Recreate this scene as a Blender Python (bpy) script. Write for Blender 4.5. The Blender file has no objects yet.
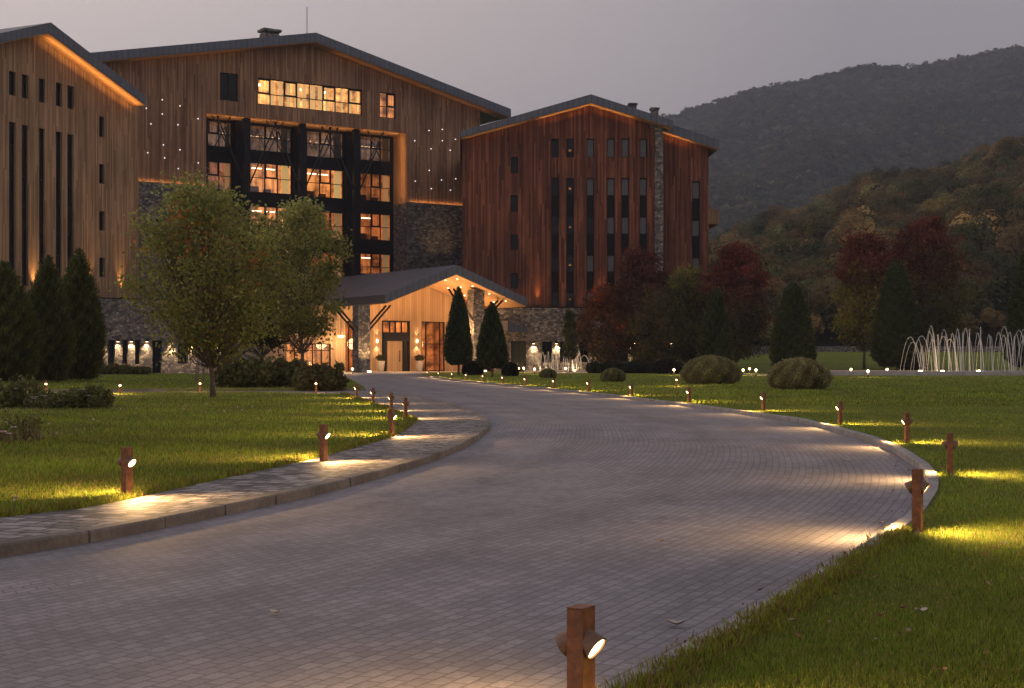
import bpy, bmesh, math, random
import numpy as np
from mathutils import Vector, Matrix
from mathutils.geometry import tessellate_polygon

# ------------------------------------------------------------------ scene, camera, sky, sun
S = bpy.context.scene
COL = S.collection
H = 1.10            # camera height
HAZE_D = 0.00029
F = 1024 * 50 / 36  # focal length in pixels
HY = 360.0          # horizon row
rng = np.random.default_rng(7)
random.seed(7)

cam = bpy.data.objects.new('camera', bpy.data.cameras.new('camera'))
COL.objects.link(cam)
cam.data.lens = 50; cam.data.sensor_width = 36
cam.data.shift_y = (HY - 344) / 1024
cam.location = (0, 0, H); cam.rotation_euler = (math.pi / 2, 0, 0)
cam.data.clip_start = 0.05; cam.data.clip_end = 9000
S.camera = cam

SUN_EL, SUN_AZ = math.radians(3.0), math.radians(-62)   # low in the west, left of the view
W = bpy.data.worlds.new('World'); S.world = W; W.use_nodes = True
nt = W.node_tree
for n in list(nt.nodes): nt.nodes.remove(n)
sky = nt.nodes.new('ShaderNodeTexSky'); sky.sky_type = 'NISHITA'; sky.sun_disc = False
sky.sun_elevation = SUN_EL; sky.sun_rotation = SUN_AZ
sky.air_density = 1.6; sky.dust_density = 3.0; sky.ozone_density = 1.5
hsv = nt.nodes.new('ShaderNodeHueSaturation'); hsv.inputs['Saturation'].default_value = 0.28
nt.links.new(sky.outputs[0], hsv.inputs['Color'])
# even dusk veil: pale peach low in the west, mauve grey elsewhere
tc = nt.nodes.new('ShaderNodeTexCoord')
sep = nt.nodes.new('ShaderNodeSeparateXYZ'); nt.links.new(tc.outputs['Generated'], sep.inputs[0])
dp = nt.nodes.new('ShaderNodeVectorMath'); dp.operation = 'DOT_PRODUCT'
dp.inputs[1].default_value = (math.sin(SUN_AZ), math.cos(SUN_AZ), 0.0)
nt.links.new(tc.outputs['Generated'], dp.inputs[0])
mr = nt.nodes.new('ShaderNodeMapRange'); mr.inputs['From Min'].default_value = 0.25; mr.inputs['From Max'].default_value = 1.0
nt.links.new(dp.outputs['Value'], mr.inputs['Value'])
mx = nt.nodes.new('ShaderNodeMix'); mx.data_type = 'RGBA'
mx.inputs[6].default_value = (3.05, 2.78, 2.98, 1); mx.inputs[7].default_value = (10.6, 8.7, 7.8, 1)
lo = nt.nodes.new('ShaderNodeMapRange'); lo.inputs['From Min'].default_value = 0.0; lo.inputs['From Max'].default_value = 0.3; lo.inputs['To Min'].default_value = 0.08; lo.inputs['To Max'].default_value = 0.0
nt.links.new(sep.outputs[2], lo.inputs['Value'])   # afterglow is strongest low down
add = nt.nodes.new('ShaderNodeMath'); add.operation = 'ADD'; add.use_clamp = True
nt.links.new(mr.outputs[0], add.inputs[0]); nt.links.new(lo.outputs[0], add.inputs[1]); nt.links.new(add.outputs[0], mx.inputs[0])
mx2 = nt.nodes.new('ShaderNodeMix'); mx2.data_type = 'RGBA'; mx2.inputs[0].default_value = 0.75
nt.links.new(hsv.outputs[0], mx2.inputs[6]); nt.links.new(mx.outputs[2], mx2.inputs[7])
bg = nt.nodes.new('ShaderNodeBackground'); bg.inputs[1].default_value = 0.106
nt.links.new(mx2.outputs[2], bg.inputs[0])
wo = nt.nodes.new('ShaderNodeOutputWorld'); nt.links.new(bg.outputs[0], wo.inputs[0])

sun = bpy.data.objects.new('sun', bpy.data.lights.new('sun', 'SUN')); COL.objects.link(sun)
sun.data.energy = 0.12; sun.data.angle = math.radians(12); sun.data.color = (1, 0.72, 0.5)
sd = Vector((math.sin(SUN_AZ) * math.cos(SUN_EL), math.cos(SUN_AZ) * math.cos(SUN_EL), math.sin(SUN_EL)))
sun.rotation_euler = (-sd).to_track_quat('-Z', 'Y').to_euler()

S.view_settings.view_transform = 'Standard'; S.view_settings.look = 'None'
S.view_settings.exposure = 0.8; S.view_settings.gamma = 1; S.view_settings.use_curve_mapping = False
S.render.engine = 'CYCLES'
cy = S.cycles
cy.use_denoising = True
cy.max_bounces = 5; cy.diffuse_bounces = 2; cy.glossy_bounces = 2; cy.transmission_bounces = 3
cy.transparent_max_bounces = 8; cy.volume_bounces = 0
cy.sample_clamp_indirect = 3.0; cy.caustics_reflective = False; cy.caustics_refractive = False

# ------------------------------------------------------------------ helpers
def tag(o, label=None, cat=None, group=None, kind=None):
    if label: o['label'] = label
    if cat: o['category'] = cat
    if group: o['group'] = group
    if kind: o['kind'] = kind
    return o

def empty(name, loc=(0, 0, 0), rz=0.0):
    o = bpy.data.objects.new(name, None); COL.objects.link(o)
    o.location = loc; o.rotation_euler = (0, 0, rz); o.empty_display_size = 0.2
    return o

def link(name, me, mats, parent=None):
    o = bpy.data.objects.new(name, me); COL.objects.link(o)
    for m in (mats if isinstance(mats, (list, tuple)) else [mats]):
        if m and m.name not in [x.name for x in me.materials if x]: me.materials.append(m)
    if parent: o.parent = parent
    return o

class MB:
    """collects plain faces, boxes and tubes into one mesh"""
    def __init__(s): s.v = []; s.f = []; s.m = []; s.mi = 0; s.smooth = []
    def add(s, vs, fs, sm=False):
        b = len(s.v); s.v += [tuple(v) for v in vs]
        for f in fs: s.f.append([b + i for i in f]); s.m.append(s.mi); s.smooth.append(sm)
    def box(s, x0, x1, y0, y1, z0, z1):
        s.add([(x0,y0,z0),(x1,y0,z0),(x1,y1,z0),(x0,y1,z0),(x0,y0,z1),(x1,y0,z1),(x1,y1,z1),(x0,y1,z1)],
              [(0,3,2,1),(4,5,6,7),(0,1,5,4),(1,2,6,5),(2,3,7,6),(3,0,4,7)])
    def tube(s, pts, rad, n=8, cap=True):
        pts = [Vector(p) for p in pts]
        if not isinstance(rad, (list, tuple)): rad = [rad] * len(pts)
        vs = []; fs = []
        for i, p in enumerate(pts):
            d = (pts[min(i+1, len(pts)-1)] - pts[max(i-1, 0)]).normalized()
            up = Vector((0, 0, 1)) if abs(d.z) < 0.9 else Vector((1, 0, 0))
            a = d.cross(up).normalized(); b = d.cross(a)
            for k in range(n):
                t = 2 * math.pi * k / n
                vs.append(p + (a * math.cos(t) + b * math.sin(t)) * rad[i])
        for i in range(len(pts) - 1):
            for k in range(n):
                fs.append((i*n+k, i*n+(k+1) % n, (i+1)*n+(k+1) % n, (i+1)*n+k))
        if cap: fs += [tuple(range(n))[::-1], tuple(range((len(pts)-1)*n, len(pts)*n))]
        s.add(vs, fs, True)
    def plate(s, outline, holes, q0, q1):
        """outline/holes in (s,z), solid between depth q0 and q1"""
        loops = [list(outline)] + [list(h) for h in holes]
        flat = [p for l in loops for p in l]
        tris = tessellate_polygon([[Vector((p[0], p[1], 0)) for p in l] for l in loops])
        n = len(flat)
        vs = [(p[0], q0, p[1]) for p in flat] + [(p[0], q1, p[1]) for p in flat]
        fs = [tuple(t) for t in tris] + [tuple(n + i for i in reversed(t)) for t in tris]
        b = 0
        for l in loops:
            k = len(l)
            for i in range(k):
                j = (i + 1) % k
                fs.append((b+i, b+j, n+b+j, n+b+i))
            b += k
        s.add(vs, fs)
    def mesh(s, name):
        me = bpy.data.meshes.new(name); me.from_pydata(s.v, [], s.f)
        me.polygons.foreach_set('material_index', s.m); me.polygons.foreach_set('use_smooth', s.smooth)
        bm = bmesh.new(); bm.from_mesh(me); bmesh.ops.recalc_face_normals(bm, faces=bm.faces); bm.to_mesh(me); bm.free()
        me.update(); return me
    def build(s, name, mats, parent=None, loc=None):
        o = link(name, s.mesh(name), mats, parent)
        if loc: o.location = loc
        return o

def G(x, y, z0=0.0):
    """picture position -> point on the level z0"""
    t = (H - z0) * F / (y - HY)
    return Vector(((x - 512) / F * t, t, z0))

def at(x, Y, z=0.0):
    return Vector(((x - 512) / F * Y, Y, z))

def spl(pts, n=8):
    """Catmull-Rom through the points"""
    P = [np.array(p, float) for p in pts]; P = [2*P[0]-P[1]] + P + [2*P[-1]-P[-2]]
    out = []
    for i in range(1, len(P) - 2):
        for k in range(n):
            t = k / n; a, b, c, d = P[i-1:i+3]
            out.append(0.5*((2*b)+(-a+c)*t+(2*a-5*b+4*c-d)*t*t+(-a+3*b-3*c+d)*t**3))
    out.append(P[-2]); return np.array(out)

def inside(poly, x, y):
    poly = np.asarray(poly); r = np.zeros(len(x), bool); j = len(poly) - 1
    for i in range(len(poly)):
        xi, yi = poly[i][:2]; xj, yj = poly[j][:2]
        c = ((yi > y) != (yj > y)) & (x < (xj - xi) * (y - yi) / (yj - yi + 1e-12) + xi)
        r ^= c; j = i
    return r

# ------------------------------------------------------------------ materials
class NM:
    def __init__(s, name):
        s.m = bpy.data.materials.new(name); s.m.use_nodes = True; s.t = s.m.node_tree
        s.b = s.t.nodes['Principled BSDF']; s.o = s.t.nodes['Material Output']
    def n(s, typ, **kw):
        x = s.t.nodes.new(typ)
        for k, v in kw.items(): setattr(x, k, v)
        return x
    def l(s, a, b): s.t.links.new(a, b)
    def tc(s, out='Object', scale=(1, 1, 1), rot=(0, 0, 0)):
        c = s.n('ShaderNodeTexCoord'); m = s.n('ShaderNodeMapping')
        m.inputs['Scale'].default_value = scale; m.inputs['Rotation'].default_value = rot
        s.l(c.outputs[out], m.inputs[0]); return m.outputs[0]
    def noise(s, v, scale, det=4, rough=.6):
        x = s.n('ShaderNodeTexNoise'); x.inputs['Scale'].default_value = scale
        x.inputs['Detail'].default_value = det; x.inputs['Roughness'].default_value = rough
        s.l(v, x.inputs['Vector']); return x.outputs['Fac']
    def ramp(s, fac, stops):
        x = s.n('ShaderNodeValToRGB'); e = x.color_ramp.elements
        while len(e) < len(stops): e.new(0.5)
        for k, (p, c) in enumerate(stops):
            e[k].position = p; e[k].color = (*c, 1) if len(c) == 3 else c
        s.l(fac, x.inputs[0]); return x.outputs[0]
    def mix(s, fac, a, b, mode='MIX'):
        x = s.n('ShaderNodeMix', data_type='RGBA', blend_type=mode)
        for sock, v in ((0, fac), (6, a), (7, b)):
            if hasattr(v, 'is_output'): s.l(v, x.inputs[sock])
            elif sock == 0: x.inputs[0].default_value = v
            else: x.inputs[sock].default_value = (*v, 1)
        return x.outputs[2]
    def math(s, op, a, b=0.0):
        x = s.n('ShaderNodeMath', operation=op)
        for i, v in ((0, a), (1, b)):
            if hasattr(v, 'is_output'): s.l(v, x.inputs[i])
            else: x.inputs[i].default_value = v
        return x.outputs[0]
    def bump(s, h, strength, dist):
        x = s.n('ShaderNodeBump'); x.inputs['Strength'].default_value = strength; x.inputs['Distance'].default_value = dist
        s.l(h, x.inputs['Height']); s.l(x.outputs[0], s.b.inputs['Normal'])
    def col(s, c):
        if hasattr(c, 'is_output'): s.l(c, s.b.inputs['Base Color'])
        else: s.b.inputs['Base Color'].default_value = (*c, 1)
    def set(s, rough=None, metal=None, spec=None):
        if rough is not None: s.b.inputs['Roughness'].default_value = rough
        if metal is not None: s.b.inputs['Metallic'].default_value = metal
        if spec is not None: s.b.inputs['Specular IOR Level'].default_value = spec
        return s.m

def mat_wood(name, c0, c1, c2, plank=0.2, patch=0.5):
    M = NM(name); v = M.tc()
    sx = M.n('ShaderNodeSeparateXYZ'); M.l(v, sx.inputs[0])
    u = M.math('DIVIDE', M.math('ADD', sx.outputs[0], sx.outputs[1]), plank)
    wn = M.n('ShaderNodeTexWhiteNoise', noise_dimensions='1D'); M.l(M.math('FLOOR', u), wn.inputs['W'])
    # boards butt end to end at random heights
    zz = M.math('FLOOR', M.math('ADD', M.math('DIVIDE', sx.outputs[2], 4.2), M.math('MULTIPLY', wn.outputs[0], 9.0)))
    wn2 = M.n('ShaderNodeTexWhiteNoise', noise_dimensions='2D')
    cb = M.n('ShaderNodeCombineXYZ'); M.l(M.math('FLOOR', u), cb.inputs[0]); M.l(zz, cb.inputs[1]); M.l(cb.outputs[0], wn2.inputs['Vector'])
    st = M.noise(M.tc(scale=(6, 6, .16)), 1.0, 6, .65)
    pa = M.noise(M.tc(scale=(1, 1, .45)), .35, 5, .6)
    base = M.ramp(wn2.outputs[0], [(0, c0), (.5, c1), (1, c2)])
    base = M.mix(M.ramp(st, [(.35, (0, 0, 0)), (.7, (1, 1, 1))]), base, M.mix(.6, base, c0), 'MIX')
    dark = M.ramp(pa, [(.35, (.55,)*3), (.6, (1.15,)*3)])
    base = M.mix(patch, base, dark, 'MULTIPLY')
    fr = M.math('FRACT', u)
    gr = M.math('LESS_THAN', fr, .07)
    base = M.mix(gr, base, M.mix(.75, base, (0.01, .008, .006)))
    M.col(base); M.bump(M.math('ADD', M.math('MULTIPLY', gr, -1.0), M.math('MULTIPLY', wn.outputs[0], .5)), .6, .02)
    return M.set(.75, 0, .25)

def mat_stone(name, tint=(.93, .93, .95), sc=3.4):
    M = NM(name); v = M.tc(scale=(1, 1, 1.5))
    w = M.n('ShaderNodeTexVoronoi', feature='F1'); w.inputs['Scale'].default_value = sc; M.l(v, w.inputs['Vector'])
    e = M.n('ShaderNodeTexVoronoi', feature='DISTANCE_TO_EDGE'); e.inputs['Scale'].default_value = sc; M.l(v, e.inputs['Vector'])
    g = M.n('ShaderNodeSeparateColor'); M.l(w.outputs['Color'], g.inputs[0])
    c = M.ramp(g.outputs[0], [(0, (.09, .085, .085)), (.35, (.17, .155, .145)), (.7, (.27, .235, .2)), (1, (.42, .37, .31))])
    c = M.mix(.5, c, M.ramp(M.noise(v, 9, 5), [(.3, (.6,)*3), (.7, (1.25,)*3)]), 'MULTIPLY')
    c = M.mix(1, c, tint, 'MULTIPLY')
    ed = M.ramp(e.outputs['Distance'], [(.0, (0, 0, 0)), (.07, (1, 1, 1))])
    c = M.mix(ed, (.075, .07, .066), c)
    M.col(c)
    h = M.math('ADD', M.math('MULTIPLY', ed, .7), M.math('MULTIPLY', g.outputs[1], .8))
    M.bump(h, .9, .07)
    return M.set(.85, 0, .2)

def mat_metal(name, c, seam=None, rough=.5, spec=.12):
    M = NM(name)
    nz = M.noise(M.tc(scale=(1, 1, 1)), 1.2, 5)
    base = M.mix(.5, c, M.ramp(nz, [(.3, tuple(.7*k for k in c)), (.7, tuple(1.25*k for k in c))]))
    if seam:
        sx = M.n('ShaderNodeSeparateXYZ'); M.l(M.tc(), sx.inputs[0])
        fr = M.math('FRACT', M.math('DIVIDE', sx.outputs[0], seam))
        g = M.math('LESS_THAN', fr, .09)
        if seam > .3:   # seams run down the slope on top, upright on the fascia
            ge = M.n('ShaderNodeNewGeometry'); sn = M.n('ShaderNodeSeparateXYZ'); M.l(ge.outputs['Normal'], sn.inputs[0])
            g2 = M.math('LESS_THAN', M.math('FRACT', M.math('DIVIDE', sx.outputs[1], seam)), .09)
            up = M.math('GREATER_THAN', sn.outputs[2], .5)
            g = M.math('ADD', M.math('MULTIPLY', up, g2), M.math('MULTIPLY', M.math('SUBTRACT', 1.0, up), g))
        base = M.mix(g, base, tuple(.45*k for k in c)); M.bump(g, .8, .04)
    M.col(base); return M.set(rough, 0, spec)

def mat_plain(name, c, rough=.6, spec=.3, var=.25, scale=6):
    M = NM(name); nz = M.noise(M.tc(), scale, 4)
    M.col(M.mix(1, c, M.ramp(nz, [(.3, (1-var,)*3), (.7, (1+var,)*3)]), 'MULTIPLY')); return M.set(rough, 0, spec)

def mat_emit(name, c, s):
    M = NM(name); M.b.inputs['Base Color'].default_value = (*c, 1)
    M.b.inputs['Emission Color'].default_value = (*c, 1); M.b.inputs['Emission Strength'].default_value = s
    return M.m

def mat_leaf(name, rough=.55, trans=.5):
    M = NM(name); a = M.n('ShaderNodeAttribute', attribute_name='leafcol')
    M.col(a.outputs['Color']); M.set(rough, 0, .1)
    t = M.n('ShaderNodeBsdfTranslucent'); M.l(a.outputs['Color'], t.inputs[0])
    mxs = M.n('ShaderNodeMixShader'); mxs.inputs[0].default_value = trans
    M.l(M.b.outputs[0], mxs.inputs[1]); M.l(t.outputs[0], mxs.inputs[2]); M.l(mxs.outputs[0], M.o.inputs[0])
    return M.m

def mat_room(name, c, s):
    """a room seen through its window, its light put into the surfaces as emission: panelled, with lighter and darker furnishing"""
    M = NM(name); v = M.tc()
    k = M.ramp(M.noise(M.tc(scale=(1.5, 1.5, .12)), 1.6, 3), [(.38, (.45, .38, .3)), (.5, (.8, .78, .75)), (.62, (1.15, 1.15, 1.15))])
    k = M.mix(1, k, M.ramp(M.noise(M.tc(scale=(.7, .7, 1.1)), 1.1, 4), [(.36, (.22, .17, .12)), (.5, (.85, .8, .75)), (.7, (1.35, 1.35, 1.35))]), 'MULTIPLY')
    e = M.mix(1, k, c, 'MULTIPLY'); M.col(e); M.l(e, M.b.inputs['Emission Color']); M.b.inputs['Emission Strength'].default_value = s
    return M.m

WOOD_GREY = mat_wood('weathered_wood', (.22, .132, .075), (.36, .222, .128), (.49, .31, .185), plank=.15)
WOOD_MID = mat_wood('brown_stained_wood', (.2, .102, .054), (.345, .186, .104), (.48, .275, .16), plank=.15, patch=.7)
WOOD_RED = mat_wood('red_stained_wood', (.09, .028, .016), (.185, .06, .03), (.32, .115, .058), plank=.15, patch=.85)
WOOD_SOFT = mat_wood('soffit_wood', (.36, .2, .1), (.45, .26, .13), (.55, .33, .17), .16, .2)
WOOD_ENTRY = mat_wood('entrance_wood', (.34, .22, .13), (.44, .29, .17), (.52, .36, .22), .25, .2)
STONE = mat_stone('rubble_stone')
ROOF = mat_metal('roof_metal', (.115, .124, .155), .55, .5, .3)
DARKM = mat_metal('dark_metal', (.014, .012, .012), None, .6)
FRAME = mat_metal('frame_metal', (.012, .012, .013), None, .45)
SPAN = mat_metal('spandrel_metal', (.014, .011, .012), .12, .7)
def glassmat(name, c, rough=.06):
    M = NM(name); M.col(c); return M.set(rough, 0, .18)
GLASS_DARK = glassmat('dark_glass', (.006, .006, .007))
CURTAIN = mat_plain('net_curtain', (.12, .117, .122), .8, .3, .1, 1.5)
M_ = NM('clear_glass'); _t = M_.n('ShaderNodeBsdfTransparent'); _g = M_.n('ShaderNodeBsdfGlossy'); _g.inputs['Roughness'].default_value = .03
_x = M_.n('ShaderNodeMixShader'); _x.inputs[0].default_value = .05
M_.l(_t.outputs[0], _x.inputs[1]); M_.l(_g.outputs[0], _x.inputs[2]); M_.l(_x.outputs[0], M_.o.inputs[0]); GLASS = M_.m
ROOM_A = mat_room('lit_room', (1, .5, .16), .27)
ROOM_B = mat_room('dim_room', (1, .42, .13), .14)
ROOM_D = mat_room('faint_glow_room', (1, .66, .4), .03)  # faint emission makes the dark room show; no lamp inside
ROOM_L = mat_room('bright_room', (1, .6, .2), .5)
LAMP = mat_emit('warm_lamp', (1, .66, .3), 7)
LAMPS = mat_emit('small_warm_lamp', (1, .8, .5), 2.5)
STAR = mat_emit('white_star_lamp', (.95, .95, 1), .9)
CURT_L = mat_emit('glow_curtain', (1, .62, .22), .27)  # curtain glows by itself, standing in for room light on the cloth
LEAF = mat_leaf('leaves'); BARK = mat_plain('bark', (.12, .085, .065), .85, .2, .5, 14)
PALEBARK = mat_plain('pale_bark', (.3, .25, .21), .85, .2, .4, 14)
CORTEN = mat_plain('rusty_steel', (.19, .075, .035), .6, .35, .45, 25)
CAPMET = mat_plain('lamp_housing', (.16, .085, .05), .5, .4, .3, 25)

# ------------------------------------------------------------------ leaf clouds
def quads(name, c, u, v, colr, mat, parent=None):
    """one four-sided leaf per row of c, long axis u, half width v"""
    n = len(c)
    co = np.empty((n, 4, 3), np.float32)
    co[:, 0] = c - u; co[:, 1] = c + v; co[:, 2] = c + u; co[:, 3] = c - v
    me = bpy.data.meshes.new(name)
    me.vertices.add(n*4); me.vertices.foreach_set('co', co.ravel())
    me.loops.add(n*4); me.loops.foreach_set('vertex_index', np.arange(n*4, dtype=np.int32))
    me.polygons.add(n); me.polygons.foreach_set('loop_start', np.arange(0, n*4, 4, dtype=np.int32))
    me.update(calc_edges=True)
    a = me.attributes.new('leafcol', 'FLOAT_COLOR', 'FACE')
    a.data.foreach_set('color', np.c_[np.clip(colr, 0, 1), np.ones(n)].astype(np.float32).ravel())
    return link(name, me, mat, parent)

def rdir(n):
    d = rng.normal(size=(n, 3)); return d / np.linalg.norm(d, axis=1)[:, None]

def leafset(c, size, colr, name, parent, mat=None, droop=0.0, aspect=.55, out=None):
    n = len(c); u = rdir(n)
    if out is not None: u = u * .7 + out; 
    u[:, 2] -= droop; u /= np.linalg.norm(u, axis=1)[:, None]
    w = np.cross(u, rdir(n)); w /= np.linalg.norm(w, axis=1)[:, None] + 1e-9
    s = size * rng.uniform(.6, 1.3, n)[:, None]
    return quads(name, c, u * s, w * s * aspect, colr, mat or LEAF, parent)

def vary(n, base, amt=.25):
    b = np.asarray(base)[None, :] * np.ones((n, 1))
    return b * (1 + rng.normal(0, amt, (n, 1))) * (1 + rng.normal(0, amt*.35, (n, 3)))

def tree(name, label, cat, base, height, crown0, radius, cols, nclump=46, nleaf=200, leaf=.09, trunk_r=.075,
         group=None, shape='round', lean=0, bark=None, autumn=None, clump=.26, nlow=.0):
    """tapered trunk, a limb to each clump, and a crown of clumps of leaves"""
    t = empty(name, base); tag(t, label, cat, group)
    h0 = crown0 * height
    tr = MB(); top = height * .82
    n = 9; path = [(lean*k/n + math.sin(k*1.3)*.012*height*k/n, math.cos(k*1.7)*.01*height*k/n, -0.05 + top*k/n) for k in range(n+1)]
    tr.tube(path, [trunk_r*(1.25 if k == 0 else 1)*(1-.85*k/n) for k in range(n+1)], 9)
    cs = []; cl = []
    for k in range(nclump):
        hh = (k + random.random()) / nclump
        if shape == 'round': R = math.sin(math.pi * (0.1 + .86*hh)) ** .65
        elif shape == 'oval': R = math.sin(math.pi * (0.08 + .86*hh**.85)) ** .8
        elif shape == 'flame': R = (1-hh)**.62 * min(1, .45+hh*3)
        a = k * 2.399 + random.random()*.8; rr = radius * R * (random.random()**.45)
        z = h0 + (height - h0) * (.06 + .9 * hh)
        c = np.array([math.cos(a)*rr + lean*hh, math.sin(a)*rr, z])
        cr = radius * clump * random.uniform(.75, 1.25)
        zb = max(h0*.75, z - rr*random.uniform(.55, 1.0) - .15*height)
        f = min(zb/top, .98); i = int(f*n); p0 = Vector(path[min(i, n)])
        p0.z = min(zb, top)
        q = Vector(c); mid = p0.lerp(q, .5) + Vector((0, 0, -.06*height*random.random()))
        tr.tube([p0, mid, q], [trunk_r*.34*(1-.6*f), trunk_r*.2, trunk_r*.06], 5, False)
        m = int(nleaf*random.uniform(.7, 1.3))
        d = rng.normal(0, 1, (m, 3)) * np.array([1, 1, .75]) * cr * .62
        cs.append(c + d)
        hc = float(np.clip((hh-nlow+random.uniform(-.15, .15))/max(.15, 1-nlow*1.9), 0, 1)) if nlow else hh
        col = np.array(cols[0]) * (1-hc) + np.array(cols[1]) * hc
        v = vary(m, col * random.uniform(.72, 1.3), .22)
        if autumn is not None and random.random() < autumn[0]:
            s = rng.random(m) < .55; v[s] = vary(int(s.sum()), autumn[1], .3)
        cl.append(v)
    tr.build('trunk', bark or BARK, t)
    leafset(np.concatenate(cs), leaf, np.concatenate(cl), 'crown', t, droop=.25)
    return t

def profile_plant(name, label, cat, base, prof, col, n, leaf, group=None, trunk=None, jitter=.07, ups=.6, core=.86, rough_noise=.08, aspect=.3):
    """clipped or dense plant: prof = [(height, radius)...], sprays set all over its surface"""
    t = empty(name, base); tag(t, label, cat, group)
    P = np.array(prof, float)
    seg = np.hypot(np.diff(P[:, 0]), np.diff(P[:, 1])) * (P[1:, 1] + P[:-1, 1])
    k = rng.choice(len(seg), n, p=seg/seg.sum()); f = rng.random(n)
    z = P[k, 0] + (P[k+1, 0]-P[k, 0])*f; r = P[k, 1] + (P[k+1, 1]-P[k, 1])*f
    a = rng.uniform(0, 2*np.pi, n)
    rmax = P[:, 1].max()
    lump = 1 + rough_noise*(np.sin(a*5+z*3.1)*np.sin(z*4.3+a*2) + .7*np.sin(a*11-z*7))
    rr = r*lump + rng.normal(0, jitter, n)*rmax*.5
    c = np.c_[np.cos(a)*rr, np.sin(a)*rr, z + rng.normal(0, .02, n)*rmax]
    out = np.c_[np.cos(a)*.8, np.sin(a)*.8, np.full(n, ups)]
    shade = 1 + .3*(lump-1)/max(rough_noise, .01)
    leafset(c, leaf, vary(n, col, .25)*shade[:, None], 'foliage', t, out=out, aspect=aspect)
    b = MB(); m = 18; vs = []; fs = []
    for zz, rad in prof:
        for j in range(m):
            aa = 2*math.pi*j/m; q = rad*core*(1+.05*math.sin(3*aa+zz*3)); vs.append((math.cos(aa)*q, math.sin(aa)*q, zz))
    for i in range(len(prof)-1):
        for j in range(m): fs.append((i*m+j, i*m+(j+1) % m, (i+1)*m+(j+1) % m, (i+1)*m+j))
    fs += [tuple(range(m))[::-1], tuple(range((len(prof)-1)*m, len(prof)*m))]
    b.add(vs, fs, True)
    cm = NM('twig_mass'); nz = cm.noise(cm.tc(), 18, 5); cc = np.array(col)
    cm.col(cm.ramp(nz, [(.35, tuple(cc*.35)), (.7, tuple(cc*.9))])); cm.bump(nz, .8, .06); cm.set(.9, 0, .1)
    b.build('twigs', cm.m, t)
    if trunk:
        tr = MB(); tr.tube([(0, 0, -.05), (.01, 0, prof[0][0]*.6), (0, 0, prof[0][0]+.25)], [trunk*1.2, trunk, trunk*.8], 8); tr.build('trunk', BARK, t)
    return t

def spot(parent, loc, direction, power, angle=100, blend=1.0, color=(1, .62, .28), radius=.03):
    L = bpy.data.lights.new('lamp_light', 'SPOT'); L.energy = power; L.spot_size = math.radians(angle); L.spot_blend = blend
    L.color = color; L.shadow_soft_size = radius
    o = bpy.data.objects.new('lamp_light', L); COL.objects.link(o); o.parent = parent; o.location = loc
    o.rotation_euler = Vector(direction).to_track_quat('-Z', 'Y').to_euler(); return o

def point(parent, loc, power, color=(1, .62, .3), radius=.1):
    L = bpy.data.lights.new('lamp_light', 'POINT'); L.energy = power; L.color = color; L.shadow_soft_size = radius
    o = bpy.data.objects.new('lamp_light', L); COL.objects.link(o); o.parent = parent; o.location = loc; return o

def strip_light(parent, p0, p1, direction, power, width=.08, color=(1, .5, .16)):
    p0, p1 = Vector(p0), Vector(p1); ax = (p1-p0); ln = ax.length; ax.normalize(); d = Vector(direction); d = (d - ax*d.dot(ax)).normalized()
    L = bpy.data.lights.new('strip_light', 'AREA'); L.shape = 'RECTANGLE'; L.size = ln; L.size_y = width; L.energy = power; L.color = color
    o = bpy.data.objects.new('strip_light', L); COL.objects.link(o); o.parent = parent
    z = -d; x = (ax - z*ax.dot(z)).normalized(); y = z.cross(x)
    m = Matrix((x, y, z)).transposed().to_4x4(); m.translation = (p0+p1)/2; o.matrix_local = m
    return o
# ------------------------------------------------------------------ ground
def grass_mat(name, fine=1.0):
    M = NM(name); v = M.tc()
    big = M.noise(v, .35, 4); mid = M.noise(v, 2.2, 5, .7); sm = M.noise(v, 26*fine, 4, .8)
    c = M.ramp(mid, [(.3, (.095, .125, .014)), (.5, (.145, .185, .022)), (.72, (.2, .21, .036))])
    c = M.mix(.7, c, M.ramp(big, [(.35, (.75, .8, .7)), (.65, (1.2, 1.12, 1.1))]), 'MULTIPLY')
    c = M.mix(.8, c, M.ramp(sm, [(.3, (.45,)*3), (.7, (1.5,)*3)]), 'MULTIPLY')
    M.col(c); M.bump(sm, 1.0, .05); return M.set(.9, 0, .1)
GRASS = grass_mat('lawn')

def sheet(name, pts, z, mat, kind='structure', skirt=.1):
    pts = [(p[0], p[1]) for p in pts]
    tris = tessellate_polygon([[Vector((p[0], p[1], 0)) for p in pts]])
    n = len(pts); b = MB()
    b.add([(p[0], p[1], z) for p in pts] + [(p[0], p[1], z-skirt) for p in pts],
          [tuple(t) for t in tris] + [(i, (i+1) % n, n+(i+1) % n, n+i) for i in range(n)])
    return tag(b.build(name, mat), kind=kind)

# kerb lines (picture -> ground level)
RK = [Vector((-3.3, -3, 0)), Vector((-1.5, .8, 0))] + [G(*p) for p in
      [(640, 688), (700, 655), (762, 618), (822, 580), (862, 556), (888, 538), (908, 522), (920, 506), (927, 491), (922, 475), (903, 459),
       (880, 446.5), (850, 436.5), (800, 423), (752, 415.8), (727, 412), (694, 407.6), (660, 403.2), (625, 398.8), (590, 394.5), (555, 390.8), (525, 387.8), (502, 385.6), (483, 383.6), (466, 382), (450, 380.2), (438, 378.4), (417, 375.8)]]
RKs = spl([p[:2] for p in RK], 8)
LK = [Vector((-5.5, 2.0, 0)), Vector((-3.92, 5.6, 0))] + [G(*p) for p in
      [(0, 558), (100, 541), (200, 521), (300, 499), (350, 486.5), (400, 472), (440, 458.5), (468, 446), (484, 435), (489, 428.5), (485, 421), (470, 412.5), (448, 406), (425, 400.8), (400, 396.6), (372, 392.5)]]
LKs = spl([p[:2] for p in LK], 8)
ZW, ZL = .07, .066
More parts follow.
